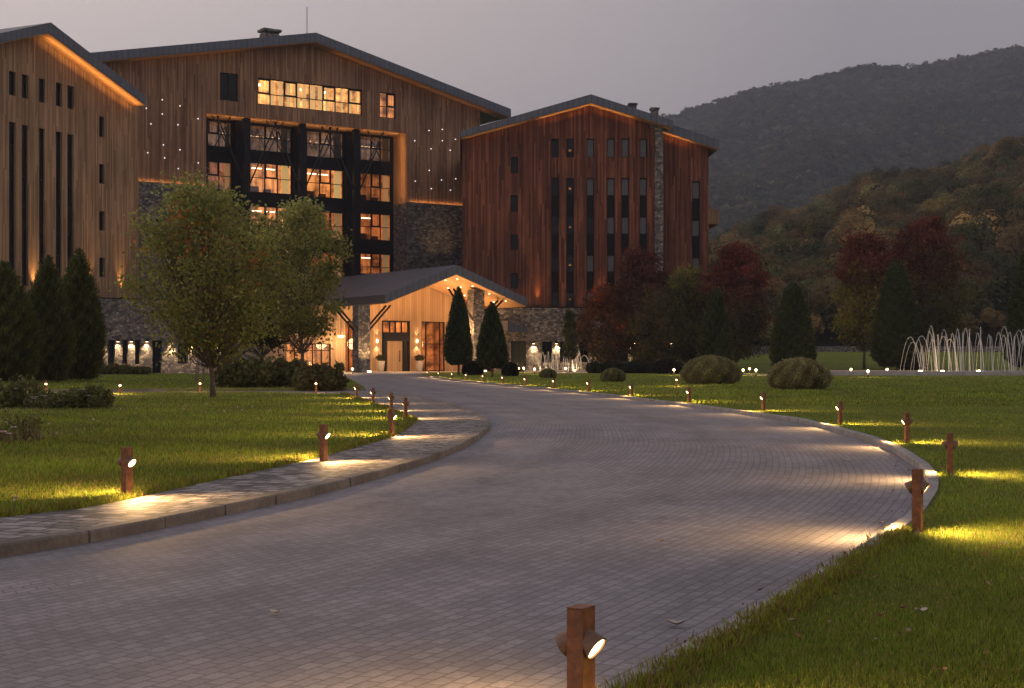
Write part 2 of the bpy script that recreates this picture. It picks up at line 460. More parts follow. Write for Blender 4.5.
LI = [Vector((-6.9, 2.0, 0)), Vector((-4.6, 6.5, 0))] + [G(p[0], p[1], ZW) for p in
      [(0, 518), (100, 505), (200, 483.5), (300, 462), (350, 449), (390, 437.5), (408, 428), (415, 421.5), (408, 416.5), (392, 410), (374, 403.5), (355, 397.5), (345, 393.6)]]
LIs = spl([p[:2] for p in LI], 6)

# driveway of small setts laid in rows that follow the right kerb
def drive():
    ys = np.r_[np.arange(1, 16, .5), np.arange(16, 60, 1.2), np.arange(60, 150, 4)]
    xs = np.r_[np.arange(-60, -14, 4), np.arange(-14, 14.01, .5), np.arange(16, 40, 4)]
    X, Y = np.meshgrid(xs, ys); P = np.c_[X.ravel(), Y.ravel()]
    A, B = RKs[:-1], RKs[1:]; D = B - A; L2 = (D**2).sum(1); cum = np.r_[0, np.cumsum(np.sqrt(L2))]
    t = np.clip(((P[:, None] - A[None]) * D[None]).sum(2) / L2[None], 0, 1)
    Q = A[None] + t[..., None]*D[None]; d2 = ((P[:, None]-Q)**2).sum(2); k = d2.argmin(1)
    i = np.arange(len(P)); dist = np.sqrt(d2[i, k]); s = cum[k] + t[i, k]*np.sqrt(L2[k])
    cr = D[k, 0]*(P[:, 1]-A[k, 1]) - D[k, 1]*(P[:, 0]-A[k, 0]); dist *= np.sign(cr)
    nx = len(xs); fs = []
    for r in range(len(ys)-1):
        for c in range(nx-1): fs.append((r*nx+c, r*nx+c+1, (r+1)*nx+c+1, (r+1)*nx+c))
    me = bpy.data.meshes.new('driveway'); me.from_pydata([(p[0], p[1], 0) for p in P], [], fs)
    uv = me.uv_layers.new(name='UVMap'); vi = np.empty(len(me.loops), np.int32); me.loops.foreach_get('vertex_index', vi)
    uv.data.foreach_set('uv', np.c_[s, dist][vi].astype(np.float32).ravel())
    M = NM('setts'); v = M.tc('UV')
    b = M.n('ShaderNodeTexBrick'); M.l(v, b.inputs['Vector']); b.offset = .5
    b.inputs['Scale'].default_value = 1; b.inputs['Brick Width'].default_value = .11; b.inputs['Row Height'].default_value = .068
    b.inputs['Mortar Size'].default_value = .006; b.inputs['Mortar Smooth'].default_value = .3
    b.inputs['Color1'].default_value = (.178, .169, .188, 1); b.inputs['Color2'].default_value = (.232, .222, .246, 1); b.inputs['Mortar'].default_value = (.138, .128, .14, 1)
    o = M.tc('Object')
    st = M.ramp(M.noise(o, .55, 6, .62), [(.34, (.8, .79, .8)), (.52, (.99, .99, .99)), (.66, (1.14, 1.11, 1.08))])
    c = M.mix(.9, b.outputs[0], st, 'MULTIPLY')
    streak = M.ramp(M.noise(M.tc('UV', (.35, 2.2, 1)), 1.0, 5, .6), [(.35, (.86,)*3), (.65, (1.12,)*3)])
    c = M.mix(.8, c, streak, 'MULTIPLY')
    scuff = M.ramp(M.noise(M.tc('Object', (1.1, .5, 1)), 1.7, 7, .75), [(.66, (0, 0, 0)), (.74, (1, 1, 1))])
    c = M.mix(M.math('MULTIPLY', scuff, .5), c, (.42, .39, .37))
    c = M.mix(.5, c, M.ramp(M.noise(o, 45, 3), [(.3, (.7,)*3), (.7, (1.3,)*3)]), 'MULTIPLY')
    su = M.n('ShaderNodeSeparateXYZ'); M.l(v, su.inputs[0])   # the two worn wheel tracks
    tr = M.math('ABSOLUTE', M.math('SUBTRACT', M.math('FRACT', M.math('DIVIDE', M.math('ADD', su.outputs[1], M.math('MULTIPLY', M.noise(o, .25, 2), .8)), 1.7)), .5))
    c = M.mix(.55, c, M.ramp(tr, [(.0, (.84,)*3), (.22, (1.05,)*3)]), 'MULTIPLY')
    oil = M.ramp(M.noise(M.tc('Object', (.7, .35, 1)), 1.9, 5, .7), [(.3, (.55,)*3), (.38, (1,)*3)])
    c = M.mix(.7, c, oil, 'MULTIPLY')
    M.col(c)
    hh = M.math('ADD', M.math('MULTIPLY', b.outputs['Fac'], -1.0), M.math('MULTIPLY', M.noise(o, 14, 4), .55))
    M.bump(hh, .45, .009); M.set(.8, 0, .2)
    ob = link('driveway', me, M.m); tag(ob, kind='structure')
drive()

# big ground sheet to the horizon and the rising lawn beyond the pool
def smooth(a, b, x):
    t = np.clip((x-a)/(b-a), 0, 1); return t*t*(3-2*t)
g = MB(); g.box(-3500, 4000, -60, 5200, -3, -.05); tag(g.build('ground', GRASS), kind='structure')
def lawn_h(X, Y): return 1.75*smooth(104, 172, Y)*smooth(16, 34, X) + .3*smooth(120, 172, Y)*smooth(16, 34, X)
def slope():
    xs = np.linspace(14, 190, 60); ys = np.linspace(100, 230, 40); X, Y = np.meshgrid(xs, ys); Z = lawn_h(X, Y) + .03 + .03*np.sin(X*.4)*np.sin(Y*.3) - .2*(1-smooth(15, 20, X))
    nx = len(xs); fs = [(r*nx+c, r*nx+c+1, (r+1)*nx+c+1, (r+1)*nx+c) for r in range(len(ys)-1) for c in range(nx-1)]
    me = bpy.data.meshes.new('lawn_slope'); me.from_pydata(list(zip(X.ravel(), Y.ravel(), Z.ravel())), [], fs)
    me.polygons.foreach_set('use_smooth', [True]*len(fs)); tag(link('lawn_slope', me, GRASS), kind='structure')
slope()

def kerb(line, side, h, w=.12, mat=None, ln=.8, name='kerb'):
    """kerb stones set one after another along the line"""
    line = np.asarray(line); seg = np.linalg.norm(np.diff(line, axis=0), axis=1); cum = np.r_[0, np.cumsum(seg)]
    def P(s): return np.array([np.interp(s, cum, line[:, 0]), np.interp(s, cum, line[:, 1])])
    b = MB(); s = 0
    while s < cum[-1] - .2:
        e = min(s + ln - .018, cum[-1]); k = 4; rows = []
        dz = random.uniform(-.004, .004); din = random.uniform(-.006, .006)
        for i in range(k+1):
            p = P(s + (e-s)*i/k); a = P(max(s+(e-s)*i/k-.05, 0)); c = P(min(s+(e-s)*i/k+.05, cum[-1])); d = (c-a)/np.linalg.norm(c-a)
            nrm = np.array([-d[1], d[0]])*side
            p = p + nrm*din; q = p+nrm*w
            rows += [(p[0], p[1], -.03), (p[0], p[1], h-.012+dz), (*(p+nrm*.012), h+dz), (q[0], q[1], h+dz), (q[0], q[1], -.03)]
        fs = [(i*5+j, i*5+j+1, (i+1)*5+j+1, (i+1)*5+j) for i in range(k) for j in range(4)] + [(0, 1, 2, 3, 4), tuple(k*5+j for j in (4, 3, 2, 1, 0))]
        b.add(rows, fs); s += ln
    return tag(b.build(name, mat), kind='structure')
KERB = NM('kerb_stone'); _v = KERB.tc()
_c = KERB.ramp(KERB.noise(_v, 1.6, 5), [(.3, (.095, .085, .078)), (.7, (.2, .18, .165))])
_c = KERB.mix(.7, _c, KERB.ramp(KERB.noise(_v, 30, 4), [(.3, (.7,)*3), (.7, (1.3,)*3)]), 'MULTIPLY'); KERB.col(_c)
KERB.bump(KERB.noise(_v, 25, 4), .5, .01); KERB = KERB.set(.8, 0, .25)
KERB_R = NM('pale_kerb_stone'); _v = KERB_R.tc()
_c = KERB_R.ramp(KERB_R.noise(_v, 2, 5), [(.3, (.18, .17, .17)), (.7, (.31, .295, .29))]); KERB_R.col(_c); KERB_R.bump(KERB_R.noise(_v, 25, 4), .5, .01); KERB_R = KERB_R.set(.8, 0, .25)
kerb(RKs, -1, .075, .095, KERB_R)
kerb(LKs, 1, .075, .12, KERB, name='kerb')

# side pavement of rough split stones
def walk():
    a, b = LKs, LIs
    a = np.array(a); dd = np.gradient(a, axis=0); dd /= np.linalg.norm(dd, axis=1)[:, None]; a = a + np.c_[-dd[:, 1], dd[:, 0]]*.07
    poly = [tuple(p) for p in a] + [tuple(p) for p in b[::-1]]
    M = NM('split_stone_paving'); v = M.tc(rot=(0, 0, .35))
    ns = M.n('ShaderNodeTexNoise'); ns.inputs['Scale'].default_value = 3; M.l(v, ns.inputs['Vector'])
    wv = M.n('ShaderNodeVectorMath', operation='MULTIPLY_ADD'); M.l(ns.outputs['Color'], wv.inputs[0]); wv.inputs[1].default_value = (.07,)*3; M.l(v, wv.inputs[2])
    br = M.n('ShaderNodeTexBrick'); M.l(wv.outputs[0], br.inputs['Vector']); br.offset = .45; br.squash = .7; br.squash_frequency = 3
    br.inputs['Scale'].default_value = 1; br.inputs['Brick Width'].default_value = .2; br.inputs['Row Height'].default_value = .13
    br.inputs['Mortar Size'].default_value = .012; br.inputs['Mortar Smooth'].default_value = .4
    br.inputs['Color1'].default_value = (.07, .066, .068, 1); br.inputs['Color2'].default_value = (.36, .33, .33, 1); br.inputs['Mortar'].default_value = (.05, .045, .04, 1)
    c = M.mix(.8, br.outputs[0], M.ramp(M.noise(v, 5, 5, .7), [(.3, (.55,)*3), (.7, (1.35,)*3)]), 'MULTIPLY')
    M.col(c); M.bump(M.math('ADD', M.math('MULTIPLY', br.outputs['Fac'], -.8), M.noise(v, 9, 5, .7)), 1, .06); M.set(.7, 0, .35)
    sheet('pavement', poly, ZW, M.m, skirt=.12)
walk()

LAWN_R = [tuple(p) for p in (RKs - 0)] + [tuple(G(428, 373.2)[:2]), (-4, 131), (16, 131), (70, 112), (150, 112), (150, -3)]
_d = np.gradient(RKs, axis=0); _d /= np.linalg.norm(_d, axis=1)[:, None]; _e = RKs + np.c_[_d[:, 1], -_d[:, 0]]*.09
LAWN_R = [tuple(_e[i]) if i < len(RKs) else p for i, p in enumerate(LAWN_R)]
_e = RKs + np.c_[_d[:, 1], -_d[:, 0]]*.13; LAWN_RG = [tuple(_e[i]) if i < len(RKs) else p for i, p in enumerate(LAWN_R)]
sheet('lawn', LAWN_R, .062, GRASS)
pl = [tuple(G(x, y)[:2]) for x, y in [(345, 393.6), (250, 393.8), (130, 394.2), (0, 394.6), (-300, 395.4)]]
LAWN_L = [tuple(p) for p in LIs] + pl[1:] + [(-60, 20), (-40, 2)]
sheet('lawn', LAWN_L, ZL, GRASS)
LAWN_B = [tuple(G(x, y)[:2]) for x, y in [(366, 390.6), (357, 384), (345, 377.5), (330, 374.5), (120, 374)]] + [(-90, 112), (-90, 50)] + [tuple(G(x, y)[:2]) for x, y in [(-300, 392.6), (0, 392), (130, 391.5), (250, 391)]]
sheet('lawn', LAWN_B, .06, GRASS)
kerb(np.array([G(x, y)[:2] for x, y in [(366, 390.6), (250, 391), (130, 391.5), (0, 392), (-300, 392.6)]]), -1, .085, .12, KERB, 1.0)
# pale path that runs along the far edge of the right lawn to the pool
PALE = mat_plain('pale_paving', (.36, .34, .33), .8, .2, .2, 3)
def band(name, pts, wY, z, mat):
    b = MB()
    for i in range(len(pts)-1):
        p, q = pts[i], pts[i+1]
        b.add([(p[0], p[1], z), (q[0], q[1], z), (q[0], q[1]+wY, z), (p[0], p[1]+wY, z), (p[0], p[1], z-.3), (q[0], q[1], z-.3)], [(0, 1, 2, 3), (0, 4, 5, 1)])
    return tag(b.build(name, mat), kind='structure')
PATH = [G(x, y, .1) for x, y in [(545, 372.9), (600, 372.4), (680, 372.8), (740, 374), (800, 375.6), (824, 376.6)]]
band('path', PATH, 5, .1, PALE)
# entrance forecourt
sheet('forecourt', [tuple(G(x, y)[:2]) for x, y in [(300, 375), (428, 374.2)]] + [(-2, 140), (-30, 140)], .05, mat_plain('forecourt_paving', (.4, .36, .32), .6, .3, .15, 2))

# ------------------------------------------------------------------ grass blades
def blades(name, poly, n, xr, yr, hgt, wid, zb, dens_pow=2.0, dry=.16, edge=None):
    y = (rng.random(n)*(yr[1]**(1-dens_pow) - yr[0]**(1-dens_pow)) + yr[0]**(1-dens_pow))**(1/(1-dens_pow))
    lim0, lim1 = xr; x = rng.uniform(0, 1, n)*(lim1-lim0)*y + lim0*y
    k = inside(poly, x, y); x, y = x[k], y[k]; n = len(x)
    hN = np.sin(x*1.7+y*.9)*np.sin(x*.6-y*1.3) + .6*np.sin(x*4.1+1)*np.sin(y*3.7)
    h = hgt*rng.uniform(.45, 1.25, n)*(1+.22*hN)*np.clip(y/8, 1, 1.9)**.4
    w = wid*rng.uniform(.6, 1.3, n)*np.clip(y/7, 1, 9)**.75
    a = rng.uniform(0, 2*np.pi, n); ln = rng.normal(.35, .3, n); la = rng.uniform(0, 2*np.pi, n)
    dx, dy = np.cos(a)*w/2, np.sin(a)*w/2; lx, ly = np.cos(la)*ln*h, np.sin(la)*ln*h
    co = np.empty((n, 5, 3), np.float32); z0 = np.full(n, zb-.006)
    co[:, 0] = np.c_[x-dx, y-dy, z0]; co[:, 1] = np.c_[x+dx, y+dy, z0]
    co[:, 2] = np.c_[x+dx*.7+lx*.4, y+dy*.7+ly*.4, z0+h*.6]; co[:, 3] = np.c_[x-dx*.7+lx*.4, y-dy*.7+ly*.4, z0+h*.6]
    co[:, 4] = np.c_[x+lx, y+ly, z0+h]
    me = bpy.data.meshes.new(name); me.vertices.add(n*5); me.vertices.foreach_set('co', co.ravel())
    b = np.arange(n)[:, None]*5
    me.loops.add(n*7); me.loops.foreach_set('vertex_index', (b + np.array([0, 1, 2, 3, 3, 2, 4])).astype(np.int32).ravel())
    me.polygons.add(n*2); me.polygons.foreach_set('loop_start', (np.arange(n)[:, None]*7 + np.array([0, 4])).astype(np.int32).ravel())
    me.update(calc_edges=True)
    c = vary(n, (.195, .25, .032), .34); big = np.sin(x*.9+1.3*np.sin(y*.7))*np.sin(y*.55+np.sin(x*1.1)); c *= np.clip(1+.2*hN+.22*big, .4, 2)[:, None]
    d = rng.random(n) < dry*(1-.5*hN); c[d] = vary(int(d.sum()), (.3, .23, .1), .25)
    c = np.repeat(np.clip(c, .004, 1), 2, 0)
    at_ = me.attributes.new('leafcol', 'FLOAT_COLOR', 'FACE'); at_.data.foreach_set('color', np.c_[c, np.ones(len(c))].astype(np.float32).ravel())
    return tag(link(name, me, LEAF), name.replace('_', ' '), 'grass', kind='stuff')
FARG = [tuple(p) for p in LAWN_RG if p[1] < 131][:]
def lab(o, s): o['label'] = s
lab(blades('grass', LAWN_RG, 400000, (-.1, .42), (3.0, 34), (.03), .0034, .062, 1.75), 'short green grass of the lawn right of the driveway')
lab(blades('grass', LAWN_RG, 70000, (-.1, .42), (32, 100), .05, .006, .062, 1.5), 'distant short grass of the right lawn towards the pool')
lab(blades('grass', LAWN_B, 40000, (-.42, .0), (47, 112), .05, .006, .06, 1.5), 'distant short grass behind the path on the left')
lab(blades('grass', LAWN_L, 230000, (-.42, .0), (8, 46), .04, .0046, ZL, 1.9), 'short green grass of the lawn left of the driveway')
# longer tufts along the lawn edges
def edge_tufts(line, off, n, hgt, zb, ymax, sgn):
    line = np.asarray(line); seg = np.linalg.norm(np.diff(line, axis=0), axis=1); pr = seg/np.clip(line[:-1, 1], 3, 99)**1.1
    pr[(line[:-1, 1] > ymax) | (line[:-1, 1] < 2)] = 0
    cl = rng.choice(len(seg), n//14, p=pr/pr.sum()); f = rng.random(n//14)
    c = line[cl] + (line[cl+1]-line[cl])*f[:, None]; d = line[cl+1]-line[cl]; d /= np.linalg.norm(d, axis=1)[:, None]
    nr = np.c_[-d[:, 1], d[:, 0]]*sgn
    c = c + nr*(off+np.clip(rng.normal(0, .045, len(c)), -.06, 1))[:, None]
    c = np.repeat(c, 14, 0) + rng.normal(0, .03, (len(c)*14, 2)); n = len(c)
    u = np.c_[rng.normal(0, .35, n), rng.normal(0, .35, n), np.ones(n)]; s = hgt*rng.uniform(.4, 1.2, n)[:, None]
    w = rdir(n); w[:, 2] = 0; w /= np.linalg.norm(w, axis=1)[:, None]
    col = vary(n, (.2, .22, .03), .25); k = rng.random(n) < .22; col[k] = vary(int(k.sum()), (.2, .11, .06), .25)
    o = quads('grass_tufts', np.c_[c, np.full(n, zb)] + u*s*.45, u*s*.5, w*(.0028*np.clip(c[:, 1]/7, 1, 4))[:, None], np.clip(col, .004, 1), LEAF)
    return o
tag(edge_tufts(RKs, .125, 13000, .05, .06, 8.6, -1), 'longer ragged grass along the right kerb', 'grass', kind='stuff')
tag(edge_tufts(LIs, .05, 12000, .06, .075, 45, 1), 'ragged grass edge beside the side pavement', 'grass', kind='stuff')

# small dry leaves blown against the right kerb and into the grass
def litter():
    n = 420; k = rng.integers(24, 120, n); base = RKs[k] + rng.uniform(0, 1, (n, 1))*(RKs[k+1]-RKs[k]); d = np.gradient(RKs, axis=0)[k]; d /= np.linalg.norm(d, axis=1)[:, None]
    off = np.where(rng.random(n) < .35, -np.abs(rng.normal(.04, .12, n)), .1+np.abs(rng.normal(0, .9, n))); p = base + np.c_[d[:, 1], -d[:, 0]]*off[:, None]
    z = np.where(off < 0, .008, .085); u = np.c_[rng.normal(0, 1, (n, 2)), rng.normal(0, .35, n)]; u /= np.linalg.norm(u, axis=1)[:, None]
    w = np.cross(u, np.array([0, 0, 1.0])+rng.normal(0, .4, (n, 3))); w /= np.linalg.norm(w, axis=1)[:, None]; s = rng.uniform(.008, .02, n)[:, None]
    pal = np.array([(.2, .09, .05), (.3, .17, .09), (.12, .04, .03), (.35, .26, .2)])[rng.integers(0, 4, n)]
    tag(quads('leaf_litter', np.c_[p, z+.006], u*s, w*s*.55, pal, LEAF), 'small dry leaves scattered along the right kerb', 'leaf litter', kind='stuff')
litter()

# ------------------------------------------------------------------ hills and woods
def profile_x(pts, x):
    p = np.array(pts, float); return np.interp(x, p[:, 0], p[:, 1])
def hill(name, prof, Y0, Y1, z0, drop, xs, rows, mat, power=.85, bump=1.0):
    """slope rising from Y0 to a crest at Y1, then falling away behind"""
    v = np.r_[np.linspace(0, 1, rows), 1.06, 1.2]
    X = []; 
    yc = profile_x(prof, xs) + drop; zc = H + (HY - yc)/F*Y1
    vs = []
    for t in v:
        Y = Y0 + (Y1-Y0)*t
        zz = z0 + (zc-z0)*(t**power if t <= 1 else 1-(t-1)*1.5)
        nz = bump*(np.sin(xs*.05+t*9)+np.sin(xs*.023-t*13+1))*min(1, t*3)*(1 if t < .98 else .3)
        vs += [((x-512)/F*(Y0*.35+Y*.65 if False else Y), Y, z) for x, z in zip(xs, zz+nz)]
    nx = len(xs); fs = [(r*nx+c, r*nx+c+1, (r+1)*nx+c+1, (r+1)*nx+c) for r in range(len(v)-1) for c in range(nx-1)]
    me = bpy.data.meshes.new(name); me.from_pydata(vs, [], fs); me.polygons.foreach_set('use_smooth', [True]*len(fs))
    o = tag(link(name, me, mat), kind='structure')
    V = np.array(vs).reshape(len(v), nx, 3)
    def sample(n, vmin=0.0, xa=None, xb=None, pw=1.0, grid=0):
        t = vmin + (1-vmin)*rng.random(n)**pw; r = np.interp(t, v[:rows], np.arange(rows)); c = rng.random(n)*(nx-1)
        if grid:      # one crown to each jittered cell
            nr = max(2, int(round(math.sqrt(n/grid)))); nc_ = max(2, n//nr); a_, b_ = np.meshgrid(np.arange(nr), np.arange(nc_)); n = a_.size
            t = vmin + (1-vmin)*np.clip((a_.ravel()+.5+rng.uniform(-.42, .42, n))/nr, 0, 1); r = np.interp(t, v[:rows], np.arange(rows))
            c = np.interp(xa+(xb-xa)*(b_.ravel()+.5+.5*(a_.ravel() % 2)+rng.uniform(-.42, .42, n))/nc_, xs, np.arange(nx))
        elif xa is not None:
            c = np.interp(rng.uniform(xa, xb, n), xs, np.arange(nx))
        r0 = np.minimum(r.astype(int), rows-2); c0 = np.minimum(c.astype(int), nx-2); fr = (r-r0)[:, None]; fc = (c-c0)[:, None]
        return (V[r0, c0]*(1-fr)*(1-fc)+V[r0+1, c0]*fr*(1-fc)+V[r0, c0+1]*(1-fr)*fc+V[r0+1, c0+1]*fr*fc), t
    return o, sample
FLOOR = mat_plain('forest_floor', (.03, .028, .016), .95, .1, .4, .2)
MID = [(560, 300), (640, 268), (704, 242), (739, 228), (774, 213), (832, 196), (873, 177), (915, 164), (937, 165), (960, 157), (988, 143), (1024, 135), (1100, 112), (1250, 80)]
_, smid = hill('hillside', MID, 172, 400, 1.6, 24, np.linspace(560, 1250, 90), 40, FLOOR, .82, 1.2)
FAR = [(350, 215), (500, 170), (620, 128), (660, 116), (704, 104), (739, 95.5), (779, 83), (809, 78.5), (845, 78), (883, 71.5), (915, 64.5), (950, 59.5), (985, 54), (1024, 44.5), (1100, 30), (1250, 10)]
_, sfar = hill('mountain', FAR, 560, 1700, -2, 6, np.linspace(350, 1250, 140), 50, FLOOR, 1.0, 6)

def wood(name, label, pos, crown, per, leaf, palette, flat=.75):
    n = len(pos); R = crown*rng.uniform(.7, 1.35, n)
    tint = np.array(palette)[rng.choice(len(palette), n, p=None)] * rng.lognormal(-.05, .36, n)[:, None]
    m = n*per; i = np.repeat(np.arange(n), per)
    # lobes: every crown is five to eight smaller heaps
    lob = rng.normal(0, 1, (n, 7, 3)); lob /= np.linalg.norm(lob, axis=2)[..., None]; lob[..., 2] = np.abs(lob[..., 2])*.9
    li = rng.integers(0, 7, m)
    d = rng.normal(0, 1, (m, 3)); d /= np.linalg.norm(d, axis=1)[:, None]; d[:, 2] = np.where(d[:, 2] < -.3, -d[:, 2], d[:, 2])
    c = pos[i] + (lob[i, li]*.62 + d*.46*rng.uniform(.75, 1.05, m)[:, None])*R[i][:, None]*np.array([1, 1, flat]) + np.array([0, 0, 1])*(R[i]*.55)[:, None]
    u = rdir(m); u = np.cross(d, u) + d*rng.normal(0, .16, m)[:, None]; u /= np.linalg.norm(u, axis=1)[:, None]
    w = np.cross(d, u); s = leaf*rng.uniform(.6, 1.3, m)[:, None]
    o = quads(name, c.astype(np.float32), u*s, w*s*.8, np.clip(np.array([1.9, 1.75, 1.5])*tint[i]*(1+rng.normal(0, .1, (m, 1))), .003, 1), LEAF)
    return tag(o, label, 'forest', kind='stuff')
OLIVES = [(.105, .07, .03), (.045, .055, .022), (.13, .095, .04), (.05, .055, .022), (.075, .07, .024), (.09, .075, .026), (.062, .066, .026), (.10, .078, .03), (.075, .06, .026), (.055, .06, .026), (.1, .075, .036), (.085, .078, .032)]
p1, t1 = smid(1000, 0.0, 600, 1150, grid=.5)
p2, _ = smid(90, .96, 600, 1150)
wood('forest', 'olive and brown wood covering the nearer hillside', np.concatenate([p1, p2]), 3.3, 820, .27, OLIVES, 1.3)
p3, t3 = sfar(10500, 0.2, 560, 1120, grid=.45); p4, _ = sfar(1600, .97, 560, 1120)
p4[:, 2] += rng.uniform(-1, 5, len(p4)); wood('forest', 'hazy wood covering the far mountain', np.concatenate([p3, p4]), 4.4, 42, 1.1, [(.05, .055, .03), (.04, .05, .028), (.06, .055, .03), (.045, .055, .035)], .95)
# ------------------------------------------------------------------ hotel buildings
class Front:
    """a facade plane: local x along it, y into the building, z up"""
    def __init__(s, px, Y, vp=None, ang=None):
        s.th = math.atan2(F, vp-512) if vp else ang
        s.O = np.array([(px-512)/F*Y, Y]); s.d = np.array([math.cos(s.th), math.sin(s.th)]); s.n = np.array([-s.d[1], s.d[0]])
    def p(s, x, y, q=0.0):
        r = np.array([(x-512)/F, 1.0]); t = ((s.O + q*s.n) @ s.n)/(r @ s.n)
        return float((t*r - s.O) @ s.d), float(H + t*(HY-y)/F)
    def root(s, name): return empty(name, (s.O[0], s.O[1], 0), s.th)
    def rect(s, x0, x1, y0, y1, q=0.0):
        xm = (x0+x1)/2; a = s.p(x0, 0, q)[0]; b = s.p(x1, 0, q)[0]
        return a, b, s.p(xm, y1, q)[1], s.p(xm, y0, q)[1]    # s0,s1,z0,z1
def hole(r): return [(r[0], r[2]), (r[1], r[2]), (r[1], r[3]), (r[0], r[3])]
def edge(o, th): return o

def window(root, r, q, panes, frame=.07, vbars=(), depth=.10, spand=SPAN):
    """frame mesh with its panes as sub-parts. r = (s0,s1,z0,z1); panes = [(z0,z1,material)], the rest is dark panel"""
    s0, s1, z0, z1 = r; b = MB()
    b.box(s0, s0+frame, q, q+depth, z0, z1); b.box(s1-frame, s1, q, q+depth, z0, z1)
    zs = sorted({round(v, 3) for p in panes for v in p[:2]} | {z0, z1})
    for z in zs:
        za = min(max(z-frame/2, z0), z1-frame); b.box(s0+frame, s1-frame, q+.003, q+depth-.003, za, za+frame)
    for k in vbars:
        sx = s0+(s1-s0)*k; b.box(sx-frame*.4, sx+frame*.4, q+.005, q+depth-.005, z0+frame, z1-frame)
    f = b.build('window', FRAME, root)
    cov = []
    for (a, c, m) in panes:
        pb = MB(); pb.box(s0+frame*.5, s1-frame*.5, q+depth*.45, q+depth*.6, a, c); pb.build('pane', m, f); cov.append((a, c))
    cov.sort(); z = z0; gaps = []
    for a, c in cov:
        if a-z > .15: gaps.append((z, a))
        z = max(z, c)
    if z1-z > .15: gaps.append((z, z1))
    for a, c in gaps:
        gb = MB(); gb.box(s0+frame*.5, s1-frame*.5, q+depth*.35, q+depth*.7, a+.02, c-.02); gb.build('spandrel_panel', spand, f)
    return f

def gable_roof(root, top, bot, q0, q1, mat=ROOF, soffit=WOOD_SOFT, wall_q=0.0):
    """top/bot: the upper and lower outline of the verge, left eave to right eave"""
    b = MB(); b.plate(top + bot[::-1], [], q0, q1); r = b.build('roof', mat, root)
    sb = MB(); low = [(s, z-.004) for s, z in bot]; lo2 = [(s, z-.06) for s, z in bot]
    sb.plate([(low[0][0]+.05, low[0][1])] + low[1:-1] + [(low[-1][0]-.05, low[-1][1])] + [(lo2[-1][0]-.05, lo2[-1][1])] + lo2[1:-1][::-1] + [(lo2[0][0]+.05, lo2[0][1])], [], q0+.06, wall_q-.02 if wall_q > q0+.3 else q1-.1)
    sb.build('soffit', soffit, r); return r

def zline(pts, s):
    p = sorted(pts); return float(np.interp(s, [a for a, _ in p], [b for _, b in p]))

# ---- right building, faces the camera
R = Front(590, 133, ang=math.radians(2.0)); root = R.root('hotel_wing')
tag(root, 'right gabled hotel block of dark red timber with narrow window strips on a stone base', 'building')
ov = -1.3
rt = [R.p(460, 131.5, ov), R.p(591, 94.2, ov), R.p(673, 120.5, ov)]; rb = [R.p(460, 137.6, ov), R.p(591, 102.6, ov), R.p(673, 127.5, ov)]
gable_roof(root, rt, rb, ov, 22)
r2t = [R.p(650, 117.5, ov+1.2), R.p(719, 140, ov+1.2)]; r2b = [R.p(650, 126.5, ov+1.2), R.p(719, 149, ov+1.2)]
gable_roof(root, r2t, r2b, ov+1.2, 20, wall_q=1.0)
zb = R.p(600, 308)[1]; sl, sr = R.p(462.5, 0)[0], R.p(662, 0)[0]
holes = []; wins = []
for x0, x1 in [(551.3, 559), (566.3, 574), (586.5, 594), (607, 614.7), (621.4, 629), (639.5, 647)]:
    wins.append(('top', R.rect(x0, x1, 138.6, 157.4))); wins.append(('strip', R.rect(x0, x1, 177.8, 307)))
for y0, y1 in [(157, 173.4), (195.3, 211.7), (234.4, 250), (272.8, 288.5)]: wins.append(('small', R.rect(510.5, 518, y0, y1)))
zz = lambda y: R.p(600, y)[1]
for i, (k, r) in enumerate(wins):
    holes.append(hole(r))
outl = [(sl, zb), (sr, zb), (sr, zline(rb, sr)-.05), (zline and rb[1][0], rb[1][1]-.05), (sl, zline(rb, sl)-.05)]
b = MB(); b.plate(outl, holes, 0, .35); b.build('wall', WOOD_RED, root)
warm = glassmat('warm_spot_glass', (.02, .012, .006))
col_i = 0
for k, r in wins:
    c = (r[0]+r[1])/2; xpx = None
    if k == 'top':
        i = col_i % 6
        m = [GLASS_DARK, GLASS_DARK, CURTAIN, CURTAIN, CURTAIN, CURTAIN][i]
        window(root, r, .16, [(r[2], r[3], m)])
        if i == 1:
            lb = MB(); lb.box(c-.12, c+.12, .12, .2, r[2]+.55, r[2]+.75); lb.build('wall_lamp', ROOM_A, root)
    elif k == 'strip':
        i = col_i % 6; col_i += 1
        ps = []
        for j, (a, bb) in enumerate([(178.6, 195.3), (217, 233.7), (255.3, 271.7), (292.6, 306)]):
            cu = i in (2, 3, 4, 5) and not (i == 2 and j == 1)
            ps.append((zz(bb), zz(a), CURTAIN if cu else GLASS_DARK))
            if i == 1:
                lb = MB(); lb.box(c-.1, c+.1, .12, .2, zz(bb)+.55, zz(bb)+.72); lb.build('wall_lamp', ROOM_A, root)
        window(root, r, .16, ps)
    else: window(root, r, .16, [(r[2], r[3], GLASS_DARK)])
